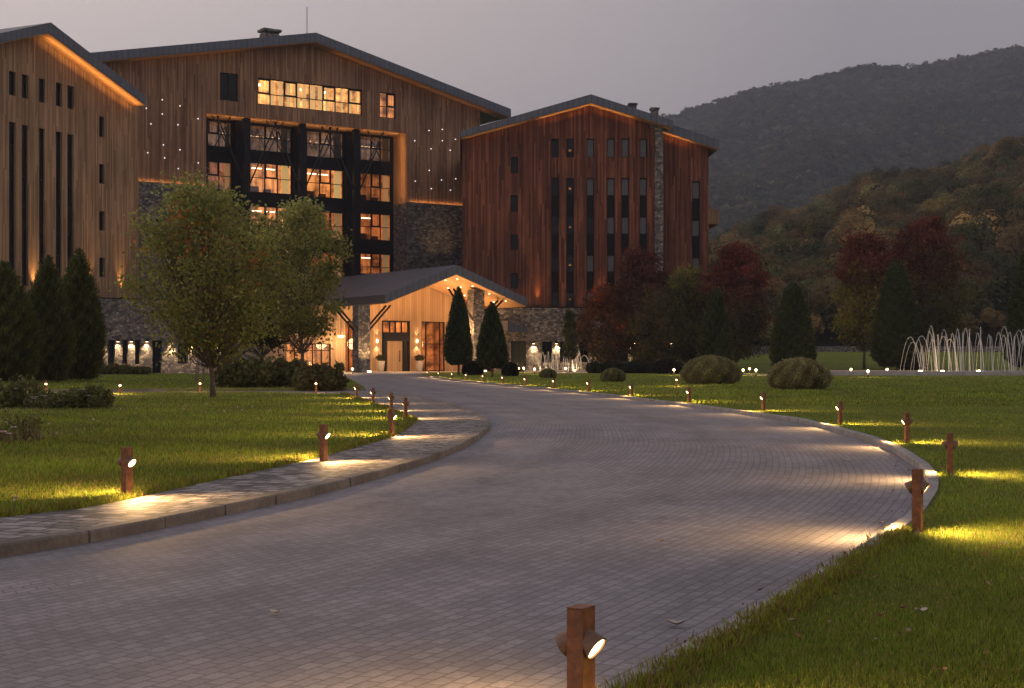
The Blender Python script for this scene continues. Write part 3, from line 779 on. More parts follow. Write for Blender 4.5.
# set-back bay on the right
q = 1.0; bl, br_ = R.p(662, 0, q)[0], R.p(708.5, 0, q)[0]
rs = R.rect(692, 700, 181, 307, q); zq = lambda y: R.p(690, y, q)[1]
b = MB(); b.plate([(bl, zb), (br_, zb), (br_, zline(r2b, br_)-.05), (bl, zline(r2b, bl)-.05)], [hole(rs)], q, q+.35); b.build('wall', WOOD_RED, root)
window(root, rs, q+.16, [(zq(bb), zq(a), CURTAIN) for a, bb in [(182, 198.5), (220.5, 236), (258, 273)]])
ps_ = R.rect(654.5, 662.5, 0, 0); b = MB(); b.box(ps_[0], ps_[1], -.45, 1.4, 0, R.p(658, 123, -.45)[1]); b.build('stone_pillar', STONE, root)
b = MB(); b.box(br_+.02, br_+1.35, 3.0, 7.5, zq(222), zq(221)+.02); b.box(br_+1.25, br_+1.35, 3.0, 7.5, zq(221)+.03, zq(207)); b.box(br_+.02, br_+1.25, 3.0, 3.1, zq(221)+.03, zq(207)); b.box(br_+.4, br_+.9, 5, 5.5, zq(206), zq(200))
b.build('balcony', WOOD_GREY, root)
b = MB(); b.box(sl+.05, br_-.03, 1.8, 20, .05, zb+8); b.box(sl+.05, br_-.03, 1.8, 19, zb+8, R.p(600, 150)[1]); b.build('core', mat_plain('dark_inside', (.01, .009, .009), .9, .1), root)
b = MB(); b.box(sl, sl+.3, .36, 20, zb, zline(rb, sl)-.1); b.build('side_wall', WOOD_RED, root); b = MB(); b.box(br_-.3, br_, q+.36, 20, zb, zline(r2b, br_)-.1); b.build('side_wall', WOOD_RED, root)
# stone base with openings
bw = [(511, 526, 341, 371), (542, 552, 341.5, 362), (560, 570, 341.5, 362), (579, 588.5, 341.5, 362), (606, 616, 341.5, 362), (620, 628, 341.5, 362), (644, 660, 341.5, 362), (682, 695, 341.5, 362)]
qs = -.35; rr = [R.rect(*w, qs) for w in bw]; sl2 = R.p(494, 0, qs)[0]; sr2 = R.p(712, 0, qs)[0]
b = MB(); b.plate([(sl2, 0), (sr2, 0), (sr2, zb), (sl2, zb)], [hole((r[0], r[1], max(r[2], .02), r[3])) for r in rr], qs, .3); b.build('stone_base', STONE, root)
for i, r in enumerate(rr): window(root, (r[0], r[1], max(r[2], .03), r[3]), -.1, [(max(r[2], .03), r[3], GLASS_DARK if i else glassmat('green_glass', (.035, .04, .012)))], vbars=(.5,))
b = MB(); b.box(sl2-.05, sr2+.05, qs-.06, .35, zb+.003, zb+.09); b.build('coping', DARKM, root)
def sconce(root, s, q, z, power=16, down=True):
    b = MB(); b.box(s-.11, s+.11, q-.16, q-.003, z, z+.2); o = b.build('wall_lamp', DARKM, root)
    e = MB(); e.box(s-.08, s+.08, q-.14, q-.03, z-.025, z-.002); e.build('diffuser', LAMP, o)
    spot(o, (s, q-.22, z-.05), (0, .16, -1), power, 95, 1, (1, .68, .36), .04)
for x in (533.5, 556.5, 574, 597, 634, 671): s_, z_ = R.p(x, 343.5, qs); sconce(root, s_, qs, z_, 380)
for x, pw in ((537.5, 160), (600.5, 170)):   # ground uplights on the timber
    s_, _ = R.p(x, 300); b = MB(); b.box(s_-.15, s_+.15, -.3, -.02, zb+.1, zb+.22); u = b.build('uplight', DARKM, root)
    spot(u, (s_, -.3, zb+.24), (0, .06, 1), pw*1.5, 42, 1, (1, .5, .13), .05)
def eave_glow(root, a, c, q, power, drop=.5, n=(0, .45, 1)):
    return strip_light(root, (a[0], q, a[1]-drop), (c[0], q, c[1]-drop), n, power, .06)
def lerp2(a, c, t): return (a[0]+(c[0]-a[0])*t, a[1]+(c[1]-a[1])*t)
eave_glow(root, lerp2(rb[1], rb[0], .38), rb[1], -.8, 13); eave_glow(root, rb[1], lerp2(rb[1], rb[2], .5), -.8, 11)
eave_glow(root, lerp2(rb[0], rb[1], .03), lerp2(rb[0], rb[1], .5), -.8, 6); eave_glow(root, lerp2(r2b[0], r2b[1], .15), lerp2(r2b[0], r2b[1], .6), .2, 10)
for x, q_ in ((633, 5), (655, 4)):
    s_, z_ = R.p(x, 118, q_); zt = R.p(x, 103 if x == 633 else 107.5, q_)[1]
    b = MB(); b.box(s_-.35, s_+.35, q_, q_+.8, z_-.6, zt-.16); b.box(s_-.45, s_+.45, q_-.1, q_+.9, zt-.158, zt); b.build('chimney', STONE, root)

# ---- central building
C = Front(338, 142.8, vp=2650); croot = C.root('hotel_main_building')
tag(croot, 'tall central hotel building with wide gable, glazed dark recess and wooden cladding', 'building')
ov = -1.6
ct = [C.p(316, 32.5, ov), C.p(511, 109, ov)]; cb = [C.p(316, 41.5, ov), C.p(511, 117.2, ov)]
dx = ct[1][0]-ct[0][0]; ct = [(ct[0][0]-dx, C.p(100, 55.5, ov)[1])] + ct; cb = [(cb[0][0]-dx, C.p(100, 64.5, ov)[1])] + cb
gable_roof(croot, ct, cb, ov, 26)
cl, cr = C.p(100, 0)[0], C.p(480, 0)[0]
r0, r1 = C.p(206.3, 0)[0], C.p(407.6, 0)[0]; zr = (C.p(206.3, 112.6)[1]+C.p(407.6, 133)[1])/2
zsL = C.p(190, 185.5)[1]; zsR = C.p(430, 204)[1]
wb = C.rect(258, 362.4, 83.5, 109.5); ww = C.rect(380.2, 396, 92.8, 118); wd = C.rect(220, 238, 73.2, 100.8)
inb = lambda s: zline(cb, s) - .05
ROOM_C = mat_room('low_lit_room', (1, .45, .15), .09); CURT_D = mat_emit('dim_glow_curtain', (1, .55, .22), .09)  # dim room light put into room and curtain as emission
b = MB()
b.plate([(cl, zsL), (r0, zsL), (r0, zr), (r1, zr), (r1, zsR), (cr, zsR), (cr, inb(cr)), (cb[1][0], inb(cb[1][0])), (cl, inb(cl))], [hole(wb), hole(ww), hole(wd)], 0, .4)
b.build('wall', WOOD_MID, croot)
b = MB(); b.box(cl, r0, -.12, .5, 0, zsL-.004); b.build('stone_wall', STONE, croot)
b = MB(); b.box(r1, cr, -.12, .5, 0, zsR-.004); b.build('stone_wall', STONE, croot)
for a, c, z in ((cl, r0, zsL), (r1, cr, zsR)):
    b = MB(); b.box(a, c, -.14, -.02, z, z+.07); b.build('light_ledge', WOOD_SOFT, croot)
    strip_light(croot, (a+.2, -.16, z+.1), (c-.2, -.16, z+.1), (0, .8, .25), 9, .04)
# recess
s_in = C.p(393.2, 0)[0]
rx = (393.2-512)/F
tq = None
for qq in np.arange(1, 9, .02):     # depth at which the inner corner shows at its place
    if C.p(393.2, 200, qq)[0] <= r1+1e-3 and tq is None and C.p(393.2, 200, qq)[0] >= r1-.2: tq = qq
QB = 3.4
def solve_q(x, s):
    best = min(np.arange(.5, 10, .01), key=lambda k: abs(C.p(x, 200, k)[0]-s)); return float(best)
QB = solve_q(393.2, r1-.02)
b = MB(); b.box(r1, r1+.3, .41, QB+.3, zsR, zr+.3); b.build('recess_reveal', WOOD_SOFT, croot)
b = MB(); b.box(r1-.004, r1+.3, .51, QB+.3, 0, zsR-.004); b.build('recess_reveal', STONE, croot)
b = MB(); b.box(r0-.3, r0, .41, QB+.3, 0, zr+.3); b.build('recess_reveal', WOOD_SOFT, croot)
b = MB(); b.box(r0-.3, r1+.3, .41, QB+.3, zr, zr+.25); b.build('recess_ceiling', WOOD_SOFT, croot)
strip_light(croot, (r0+.4, .9, zr-.9), (r1-.4, .9, zr-.9), (0, .5, 1), 95, .1, (1, .56, .24))
strip_light(croot, (r1-.9, .9, zsR+.3), (r1-.9, .9, zr-.6), (1, .35, 0), 20, .08, (1, .5, .17))
bays = [(207.6, 232), (250, 292), (306.7, 343.7), (360.3, 391.3)]
rows = [[(119.5, 147), (161.5, 190), (203, 231)], [(121.5, 152), (163.5, 193.5), (206.5, 236), (247, 277)], [(127, 158), (169, 198), (211.5, 240), (252, 281)], [(132.5, 161.5), (173.5, 201.5), (213.5, 240.5), (253.5, 281)]]
wl = []; 
for bi, (x0, x1) in enumerate(bays):
    for ri, (y0, y1) in enumerate(rows[bi]):
        r_ = C.rect(x0, x1, y0, y1, QB); wl.append((bi, ri, (r_[0], r_[1], max(r_[2], .2), min(r_[3], zr-.15))))
b = MB(); b.plate([(r0, 0), (r1, 0), (r1, zr), (r0, zr)], [hole(r) for *_, r in wl], QB, QB+.3); b.build('recess_wall', DARKM, croot)
for bi, ri, r in wl:
    lit = ri >= 1
    s0, s1, z0, z1 = r
    f = MB(); fr = .09; qf = QB+.08
    f.box(s0, s0+fr, qf, qf+.12, z0, z1); f.box(s1-fr, s1, qf, qf+.12, z0, z1); f.box(s0+fr, s1-fr, qf, qf+.12, z0, z0+fr); f.box(s0+fr, s1-fr, qf, qf+.12, z1-fr, z1)
    mids = [.36, .66] if (s1-s0) > 3 else [.48]
    for k in mids: sx = s0+(s1-s0)*k; f.box(sx-.045, sx+.045, qf+.003, qf+.117, z0+fr, z1-fr)
    zt = z0+(z1-z0)*.5
    f.box(s0+fr, s1-fr, qf+.005, qf+.115, zt-.03, zt+.03)
    ka = s0+(s1-s0)*mids[0]; kb = s0+(s1-s0)*mids[1] if len(mids) > 1 else s0+fr
    a_, b_ = min(ka, kb), max(ka, kb)
    f.box(a_+.05, b_-.05, qf-.02, qf+.1, zt+.04, zt+.14); f.box(a_+.05, a_+.15, qf-.02, qf+.1, zt+.14, z1-fr-.01); f.box(b_-.15, b_-.05, qf-.02, qf+.1, zt+.14, z1-fr-.01)
    w = f.build('window', FRAME, croot)
    g_ = MB(); g_.box(s0+.05, s1-.05, qf+.05, qf+.06, z0+.05, z1-.05); g_.build('pane', GLASS, w)
    rm = {0: ROOM_D, 1: [ROOM_C, ROOM_A, ROOM_A, ROOM_C][bi], 2: [ROOM_B, ROOM_A, ROOM_B, ROOM_B][bi], 3: [ROOM_B, ROOM_C, ROOM_C, ROOM_B][bi]}[ri]
    m = MB(); dpt = 2.6; q0 = QB+.31
    m.add([(s0-.4, q0+dpt, z0-.3), (s1+.4, q0+dpt, z0-.3), (s1+.4, q0+dpt, z1+.3), (s0-.4, q0+dpt, z1+.3), (s0-.4, q0, z0-.3), (s1+.4, q0, z0-.3), (s1+.4, q0, z1+.3), (s0-.4, q0, z1+.3)],
          [(0, 1, 2, 3), (0, 3, 7, 4), (1, 2, 6, 5), (0, 1, 5, 4), (3, 2, 6, 7)]); m.build('room_interior', rm, w)
    if rm is ROOM_A or (rm is ROOM_B and bi == 3):
        l = MB()
        for k in ((.3, .62) if bi != 3 else (.4,)): sx = s0+(s1-s0)*k; l.box(sx-.5, sx+.5, q0+1.1, q0+1.3, z1-.42, z1-.34)
        l.build('ceiling_lamp', LAMPS, w)
    c_ = MB(); c_.box(s0+(s1-s0)*.80, s1-.1, q0+.15, q0+.3, z0-.1, z1+.1); c_.build('curtain', CURT_L if rm is ROOM_A else (CURT_D if ri else CURTAIN), w)
    if lit and len(mids) > 1:
        d = MB(); d.box(s0+.7, s0+1.9, q0+1.9, q0+2.3, z0-.2, z0+.9); d.box(s0+2.3, s0+2.9, q0+1.2, q0+1.8, z0-.2, z0+.6); d.build('furniture', mat_plain('dark_furniture', (.05, .03, .018)), w)
for x0, x1 in ((232.5, 244.5), (292.5, 300), (344, 354.5)):
    a, c = C.p(x0, 0, QB)[0], C.p(x1, 0, QB)[0]; b = MB(); b.box(a, c, QB-.6, QB-.01, 0, zr-.01); b.build('service_shaft', SPAN, croot)
for x0, x1 in ((244.6, 250.2), (300.3, 306), (354.6, 359.6)):
    a, c = C.p(x0, 0, .7)[0], C.p(x1, 0, .7)[0]; b = MB(); b.box(a, c, .7, 1.25, 0, zr-.01); b.build('column', FRAME, croot)
zc = C.p(302, 185, .9)[1]
cols_s = [(C.p(x, 0, .9)[0]) for x in (247.4, 303.2, 357)]
b = MB()
for i, sc in enumerate(cols_s):
    for sg in (-1, 1): 
        b.tube([(sc+sg*.2, .95, zc-.4), (sc+sg*3.1, .95, zr-.02)], .075, 6)
for sm in (C.p(222, 0, .9)[0], (cols_s[0]+cols_s[1])/2, (cols_s[1]+cols_s[2])/2, C.p(376, 0, .9)[0]):
    for sg in (-1, 1): b.tube([(sm+sg*1.5, 1.05, zc+1.6), (sm-sg*.9, 1.05, zr-.02)], .055, 6)
b.build('brace', mat_metal('brace_steel', (.05, .045, .042), None, .5), croot)
# upper windows
def framed(root, r, q, vb, room, hb=.45, fr=.08, opens=()):
    s0, s1, z0, z1 = r; f = MB(); f.box(s0, s0+fr, q, q+.12, z0, z1); f.box(s1-fr, s1, q, q+.12, z0, z1); f.box(s0+fr, s1-fr, q, q+.12, z0, z0+fr); f.box(s0+fr, s1-fr, q, q+.12, z1-fr, z1)
    for k in vb: sx = s0+(s1-s0)*k; f.box(sx-.04, sx+.04, q+.003, q+.117, z0+fr, z1-fr)
    zt = z0+(z1-z0)*hb; f.box(s0+fr, s1-fr, q+.005, q+.115, zt-.035, zt+.035)
    for k0, k1 in opens:
        a, c = s0+(s1-s0)*k0, s0+(s1-s0)*k1
        f.box(a+.02, a+.12, q-.02, q+.1, zt+.04, z1-fr-.01); f.box(c-.12, c-.02, q-.02, q+.1, zt+.04, z1-fr-.01); f.box(a+.12, c-.12, q-.02, q+.1, zt+.04, zt+.14); f.box(a+.12, c-.12, q-.02, q+.1, z1-fr-.11, z1-fr-.012)
    w = f.build('window', FRAME, root); g_ = MB(); g_.box(s0+.04, s1-.04, q+.05, q+.06, z0+.04, z1-.04); g_.build('pane', GLASS if room != GLASS_DARK else GLASS_DARK, w)
    if room != GLASS_DARK:
        m = MB(); d = 2.0; q0 = q+.24
        m.add([(s0-.2, q0+d, z0-.2), (s1+.2, q0+d, z0-.2), (s1+.2, q0+d, z1+.2), (s0-.2, q0+d, z1+.2), (s0-.2, q0, z0-.2), (s1+.2, q0, z0-.2), (s1+.2, q0, z1+.2), (s0-.2, q0, z1+.2)],
              [(0, 1, 2, 3), (0, 3, 7, 4), (1, 2, 6, 5), (0, 1, 5, 4), (3, 2, 6, 7)]); m.build('room_interior', room, w)
    return w
w = framed(croot, wb, .18, (.12, .25, .37, .49, .62, .74, .87), ROOM_L, .42, opens=((0, .12), (.25, .37), (.62, .74), (.87, 1)))
cm_ = MB(); s0, s1, z0, z1 = wb
for k in np.linspace(.14, .96, 12):
    sx = s0+(s1-s0)*k; pts = [(sx+.09*j, .62+.06*(j % 2), 0) for j in range(int(3+rng.integers(0, 6)))]
    for j in range(len(pts)-1): cm_.add([(pts[j][0], pts[j][1], z0-.1), (pts[j+1][0], pts[j+1][1], z0-.1), (pts[j+1][0], pts[j+1][1], z1+.1), (pts[j][0], pts[j][1], z1+.1)], [(0, 1, 2, 3)])
cm_.build('curtain', CURT_L, w)
lb = MB()
for k in (.06, .44, .68): sx = s0+(s1-s0)*k; lb.box(sx-.12, sx+.12, 1.2, 1.4, z1-.55, z1-.35)
lb.build('ceiling_lamp', LAMPS, w)
framed(croot, ww, .18, (.46,), ROOM_A, .45, opens=((.46, 1),)); framed(croot, wd, .18, (.5,), GLASS_DARK, .42)
# little white lamps scattered over the timber
st = [(v[0]/3.438, v[1]/3.438) for v in [(503, 372), (558, 343), (558, 392), (619, 364), (681, 408), (519, 426), (612, 429), (562, 498), (508, 525), (619, 515), (566, 543), (613, 580), (682, 560)]]
st += [(400+v[0]/3.443, 100+v[1]/3.44) for v in [(100, 105), (146, 101), (51, 140), (146, 140), (191, 135), (107, 168), (173, 173), (101, 242), (143, 275), (192, 271), (53, 279), (108, 305), (174, 310)]]
for x, y in st:
    s_, z_ = C.p(x, y, -.05); b = MB(); b.box(s_-.035, s_+.035, -.09, -.003, z_-.035, z_+.035); b.build('star_lamp', STAR, croot)
# flood lamps at the foot of the right stone wall
for x in (431, 445): s_, _ = C.p(x, 0); spot(croot, (s_, -1.6, C.p(430, 268)[1]), (0, .2, 1), 90, 75, 1, (1, .62, .25), .05)
b = MB(); b.box(cl+.3, cr-.1, QB+3.1, 25, .05, inb(cl)-1); b.box(C.p(250, 0)[0], C.p(380, 0)[0], 2.6, 20, zr+.6, inb(cl)+1.5); b.build('core', mat_plain('dark_inside', (.01, .009, .009), .9, .1), croot)
b = MB(); b.box(cl, cl+.3, .51, 25, 0, inb(cl)-.1); b.build('side_wall', WOOD_MID, croot); b = MB(); b.box(cr-.3, cr, .51, 25, 0, inb(cr)-.1); b.build('side_wall', WOOD_MID, croot)
s_, z_ = C.p(272, 40, 6); zt = C.p(272, 29, 6)[1]; b = MB(); b.box(s_-.85, s_+.85, 6, 7.2, z_-1.5, zt-.45); b.box(s_-1.0, s_+1.0, 5.8, 7.4, zt-.25, zt)
for a in (-.7, -.25, .25, .7): b.box(s_+a-.1, s_+a+.1, 6.1, 7.1, zt-.449, zt-.251)
b.build('chimney', STONE, croot)
s_, z_ = C.p(307, 36, 5); b = MB(); b.tube([(s_, 5, z_-.6), (s_, 5, C.p(307, 7, 5)[1])], .035, 6); b.build('antenna', FRAME, croot)

# ---- left building, turned towards the drive
L = Front(138.5, 121, vp=1187); lroot = L.root('hotel_wing')
tag(lroot, 'left gabled hotel block of weathered timber, nearest the camera, cut by the left picture edge', 'building')
ov = -1.4
lt = [L.p(51, 22.4, ov), L.p(146, 96, ov)]; lb_ = [L.p(49, 32.6, ov), L.p(146, 104.5, ov)]
lt = [L.p(-60, 46, ov)] + lt; lb_ = [(lt[0][0], L.p(-60, 56, ov)[1])] + lb_
gable_roof(lroot, lt, lb_, ov, 18)
ll, lr = L.p(-58, 0)[0], L.p(138.5, 0)[0]
zw = L.p(120, 299)[1]
inl = lambda s: zline(lb_, s)-.05
wl = []
for x0, x1, ya, yb, yc in [(48, 83, 113, 240, 381), (116, 150, 130, 256, 397), (207, 240, 152, 278, 414), (296, 328, 174, 298, 432), (357, 390, 190, 312, 447)]:
    X0, X1 = x0/5.293, x1/5.293
    wl.append(('w', L.rect(X0, X1, 50+ya/5.293, 50+yb/5.293))); wl.append(('s', L.rect(X0, X1, 50+yc/5.293, 286)))
for x0, x1, y0, y1 in [(99.2, 104.3, 116.5, 137), (99.2, 104.4, 164, 183.6), (99.3, 104.6, 211, 230.4), (99.4, 104.8, 257.7, 277)]: wl.append(('w', L.rect(x0, x1, y0, y1)))
b = MB(); b.plate([(ll, zw), (lr, zw), (lr, inl(lr)), (lb_[1][0], inl(lb_[1][0])), (ll, inl(ll))], [hole(r) for _, r in wl], 0, .4); b.build('wall', WOOD_GREY, lroot)
for k, r in wl:
    if k == 'w': window(lroot, r, .2, [(r[2], r[3], GLASS_DARK)])
    else:
        z = r[3]; ps = []
        while z - 1.6 > r[2]: ps.append((z-1.75 if z-1.75 > r[2] else r[2], z, GLASS_DARK)); z -= 4.0
        window(lroot, r, .2, ps)
b = MB(); b.box(ll, lr-.02, .6, 17, 0, zw+12); b.build('core', mat_plain('dark_inside', (.01, .009, .009), .9, .1), lroot)
b = MB(); b.box(lr-.3, lr, .41, 17, 0, inl(lr)-.1); b.build('side_wall', WOOD_GREY, lroot)
b = MB(); b.box(ll, lr, -.2, .35, 0, zw-.004); b.build('stone_base', STONE, lroot)
eave_glow(lroot, lerp2(lb_[1], lb_[2], .03), lerp2(lb_[1], lb_[2], .97), -.85, 60, .55, (0, .3, 1))
eave_glow(croot, lerp2(cb[1], cb[2], .1), lerp2(cb[1], cb[2], .9), -.9, 9, .5); eave_glow(croot, lerp2(cb[0], cb[1], .2), lerp2(cb[0], cb[1], .7), -.9, 5, .5)
for x in (33, 88.5, 120.5):
    s_, _ = L.p(x, 280); b = MB(); b.box(s_-.15, s_+.15, -.35, -.02, zw+.01, zw+.15); u = b.build('uplight', DARKM, lroot)
    spot(u, (s_, -.32, zw+.2), (0, .06, 1), 620, 42, 1, (1, .55, .17), .05)

# ---- low stone podium in front of the left buildings
Pd = Front(139, 116.5, vp=2650); proot = Pd.root('stone_podium')
tag(proot, 'low rubble stone podium wall with narrow windows and small downlights, left of the entrance', 'building')
pl0, pl1 = Pd.p(58, 0)[0], Pd.p(262, 0)[0]; zp = Pd.p(120, 298.3)[1]
wp = [Pd.rect(x0, x1, y0, y1) for x0, x1, y0, y1 in [(108, 115, 339.8, 364), (122.5, 128, 340, 364), (135, 140.5, 340.2, 364), (152.5, 162.2, 340.5, 373.2), (178, 188, 344, 363.6), (206, 214, 344, 363.6), (224, 234, 344, 364), (80, 90, 339, 364)]]
b = MB(); b.plate([(pl0, 0), (pl1, 0), (pl1, zp), (pl0, zp)], [hole((r[0], r[1], max(.03, r[2]), r[3])) for r in wp], 0, .6); b.build('wall', STONE, proot)
b = MB(); b.box(pl0, pl1, .61, 9, 0, zp-.05); b.build('core', mat_plain('dark_inside', (.01, .009, .009), .9, .1), proot)
b = MB(); b.box(pl0, pl1, -.05, 9, zp-.046, zp+.03); b.build('roof', DARKM, proot)
for i, r in enumerate(wp): window(proot, (r[0], r[1], max(.04, r[2]), r[3]), .35, [(max(.04, r[2]), r[3], GLASS_DARK)], vbars=(.5,) if i == 3 else ())
for x in (101, 117.6, 131, 146.5, 171, 191, 217): s_, z_ = Pd.p(x, 341.5 if x < 150 else 343); sconce(proot, s_, 0, z_, 260)

# ---- entrance porch
ROOM_P = mat_room('porch_room', (1, .45, .15), .075)
E = Front(457, 124, vp=2650); eroot = E.root('entrance_porch')
tag(eroot, 'lit entrance porch with grey gabled metal roof on stone columns before the main building', 'porch')
et = [E.p(385, 294.6), E.p(456.8, 264.8), E.p(527, 298)]; eb = [E.p(385, 303), E.p(456.6, 274), E.p(527, 306)]
QW = 8.0
gable_roof(eroot, et, eb, 0, 24.5, wall_q=QW)
# timber back wall with doors and glazing
wy0 = 371.0
ent = E.rect(381.8, 409.8, 320.8, 370.6, QW); win2 = E.rect(422, 445, 321.7, 370.6, QW); win1 = E.rect(345.5, 358.5, 321, 370.6, QW); win3 = E.rect(469, 474.5, 333, 370.6, QW)
stf = E.rect(286, 331, 343.5, 370.6, QW)
wl_, wr_ = E.p(334, 0, QW)[0], E.p(500, 0, QW)[0]; inE = lambda s: zline(eb, s)-.07
b = MB(); f0 = lambda r: (r[0], r[1], .06, r[3])
el, er = max(wl_, eb[0][0]+.1), min(wr_, eb[2][0]-.1)
b.plate([(wl_, 0), (wr_, 0), (wr_, inE(er)), (er, inE(er)), (eb[1][0], inE(eb[1][0])), (el, inE(el)), (wl_, inE(el))], [hole(f0(r)) for r in (ent, win2, win1, win3)], QW, QW+.3); b.build('wall', WOOD_ENTRY, eroot)
ROOM_Q = ROOM_B
sw0 = E.p(262, 0, QW)[0]
b = MB(); b.plate([(sw0, 0), (wl_-.004, 0), (wl_-.004, inE(el)), (sw0, inE(el))], [hole(f0(stf))], QW+.02, QW+.3); b.build('wall', WOOD_ENTRY, eroot)
for r, vb in ((win2, (.2, .8)), (win1, (.3, .7)), (win3, ())):
    framed(eroot, f0(r), QW+.1, vb, ROOM_P, .55)
framed(eroot, f0(stf), QW+.1, (.2, .4, .6, .8), ROOM_A, .75)
# glazed door lobby
e0 = f0(ent); fr = MB(); s0, s1, z0, z1 = e0
zt = z0+(z1-z0)*.60; zh = z0+(z1-z0)*.77
fr.box(s0, s0+.14, QW-.05, QW+.25, z0, z1); fr.box(s1-.14, s1, QW-.05, QW+.25, z0, z1); fr.box(s0+.14, s1-.14, QW-.05, QW+.25, z1-.12, z1); fr.box(s0+.14, s1-.14, QW-.25, QW+.28, zt, zh)
a, c = E.p(386, 0, QW)[0], E.p(402.5, 0, QW)[0]
fr.box(a-.35, a, QW-.2, QW+.24, z0, zt-.002); fr.box(c, c+.35, QW-.2, QW+.24, z0, zt-.002)
for k in (.3, .5, .72): sx = s0+(s1-s0)*k; fr.box(sx-.04, sx+.04, QW+.02, QW+.2, zh+.002, z1-.122)
ff = fr.build('door_frame', FRAME, eroot)
d = MB(); d.box(a+.002, c-.002, QW, QW+.12, z0, zt-.004); dd = d.build('door', WOOD_ENTRY, eroot)
hnd = MB(); hnd.box(c-.35, c-.29, QW-.1, QW-.05, z0+.9, z0+1.9); hnd.box(c-.35, c-.29, QW-.05, QW-.001, z0+.95, z0+1.0); hnd.box(c-.35, c-.29, QW-.05, QW-.001, z0+1.8, z0+1.85); hnd.build('handle', DARKM, dd)
m = MB(); m.box(s0+.14, s1-.14, QW+.26, QW+.29, z0, z1-.1); m.build('room_interior', ROOM_B, ff)
b = MB(); b.box(sw0, wr_, QW+2.6, QW+9, .05, inE(el)-.02); b.build('core', mat_plain('dark_inside', (.01, .009, .009), .9, .1), eroot)
b = MB(); b.box(sw0, wl_-.01, QW-.6, QW+9, inE(el)+.01, inE(el)+.5); b.build('flat_roof', ROOF, eroot)
# columns and struts
def column(x0, x1, q, ztop):
    a, c = E.p(x0, 0, q)[0], E.p(x1, 0, q)[0]; b = MB(); b.box(a, c, q, q+(c-a), 0, ztop); o = b.build('column', STONE, eroot)
    m_ = (a+c)/2; s_ = MB()
    for sg in (-1, 1):
        for dq in (0.15, (c-a)-.15):
            s_.tube([(m_+sg*(c-a)*.45, q+dq, ztop*.62), (m_+sg*2.6, q+dq, min(ztop*1.0, inE(m_+sg*2.6)-.02))], .09, 6)
    s_.build('strut', FRAME, o)
    u = MB(); u.box(m_-.14, m_+.14, q-1.0, q-.8, .06, .2); uu = u.build('uplight', LAMPS, o); spot(uu, (m_, q-.9, .24), (0, .2, 1), 620, 75, 1, (1, .6, .26), .05)
sA = E.p(364, 0, 1.2)[0]; column(358.5, 370, 1.2, inE(sA)-.1 if sA > eb[0][0] else inE(eb[0][0]+.1)-.1)
sB = E.p(479, 0, 1.2)[0]; column(474, 484.5, 1.2, inE(sB)-.05)
column(334, 342, 11, inE(el)) if False else None
# lamps on the porch, plus added fill lights that have no fixture
for x in (376.6, 416.4):
    s_, z_ = E.p(x, 341, QW); b = MB(); b.tube([(s_, QW-.14, z_-.14), (s_, QW-.14, z_+.14)], .07, 10); o = b.build('wall_lamp', LAMP, eroot); spot(o, (s_, QW-.2, z_-.35), (0, .15, -1), 60, 90, 1, (1, .68, .36)); spot(o, (s_, QW-.2, z_+.35), (0, .15, 1), 40, 80, 1, (1, .68, .36))
for i, (s_, q_) in enumerate([(eb[1][0]+a*1.6, q) for q in (1.2, 3.2, 5.4) for a in (-3.7, -2.6, -1.5, -.5, .5, 1.5, 2.6, 3.7)]):
    z_ = inE(s_); b = MB(); b.tube([(s_, q_, z_-.05), (s_, q_, z_+.02)], .055, 8); b.build('downlight', LAMP, eroot)
for s_, q_ in ((eb[1][0]-3.6, 3.6), (eb[1][0]+3.4, 3.6), (eb[1][0]-7.5, 5.0), (eb[1][0]+.5, 2.0)):
    point(eroot, (s_, q_, 2.6), 190, (1, .58, .26), .5)  # added fill points, no fixture, to brighten the whole porch
for s_, q_ in ((eb[1][0]-4.2, 4.5), (eb[1][0]+3.8, 4.5), (eb[1][0]+1.5, 1.5), (eb[1][0]-2.0, 2.2)):
    spot(eroot, (s_, q_, 2.9), (0, 0, 1), 620, 150, .8, (1, .56, .24), .4)  # added upward fill without fixtures, to brighten the soffit
s_, z_ = E.p(341, 336.5, QW-1); b = MB()
for k in range(7): b.tube([(s_, QW-1, z_+.05), (s_+.15*math.cos(k*.9), QW-1+.15*math.sin(k*.9), z_-.06), (s_+.28*math.cos(k*.9), QW-1+.28*math.sin(k*.9), z_+.04)], [.03, .035, .05], 6)
b.tube([(s_, QW-1, z_), (s_, QW-1, z_+.1)], .05, 5); o = b.build('chandelier', LAMP, eroot); b = MB(); b.tube([(s_, QW-1, z_+.1), (s_, QW-1, inE(el))], .02, 5); b.build('rod', FRAME, o); point(o, (s_, QW-1.4, z_-.3), 110, (1, .66, .32), .2)
b = MB(); 
s0c, z0c = E.p(499, 331.5, 5); s1c, z1c = E.p(515, 333, 5); zt0 = E.p(499, 321, 5)[1]
b.plate([(s0c, z0c), (s1c+.4, z1c), (s1c+.4, z1c+.35), (s0c, zt0)], [], 3.5, 7.5); b.build('side_canopy', ROOF, eroot)
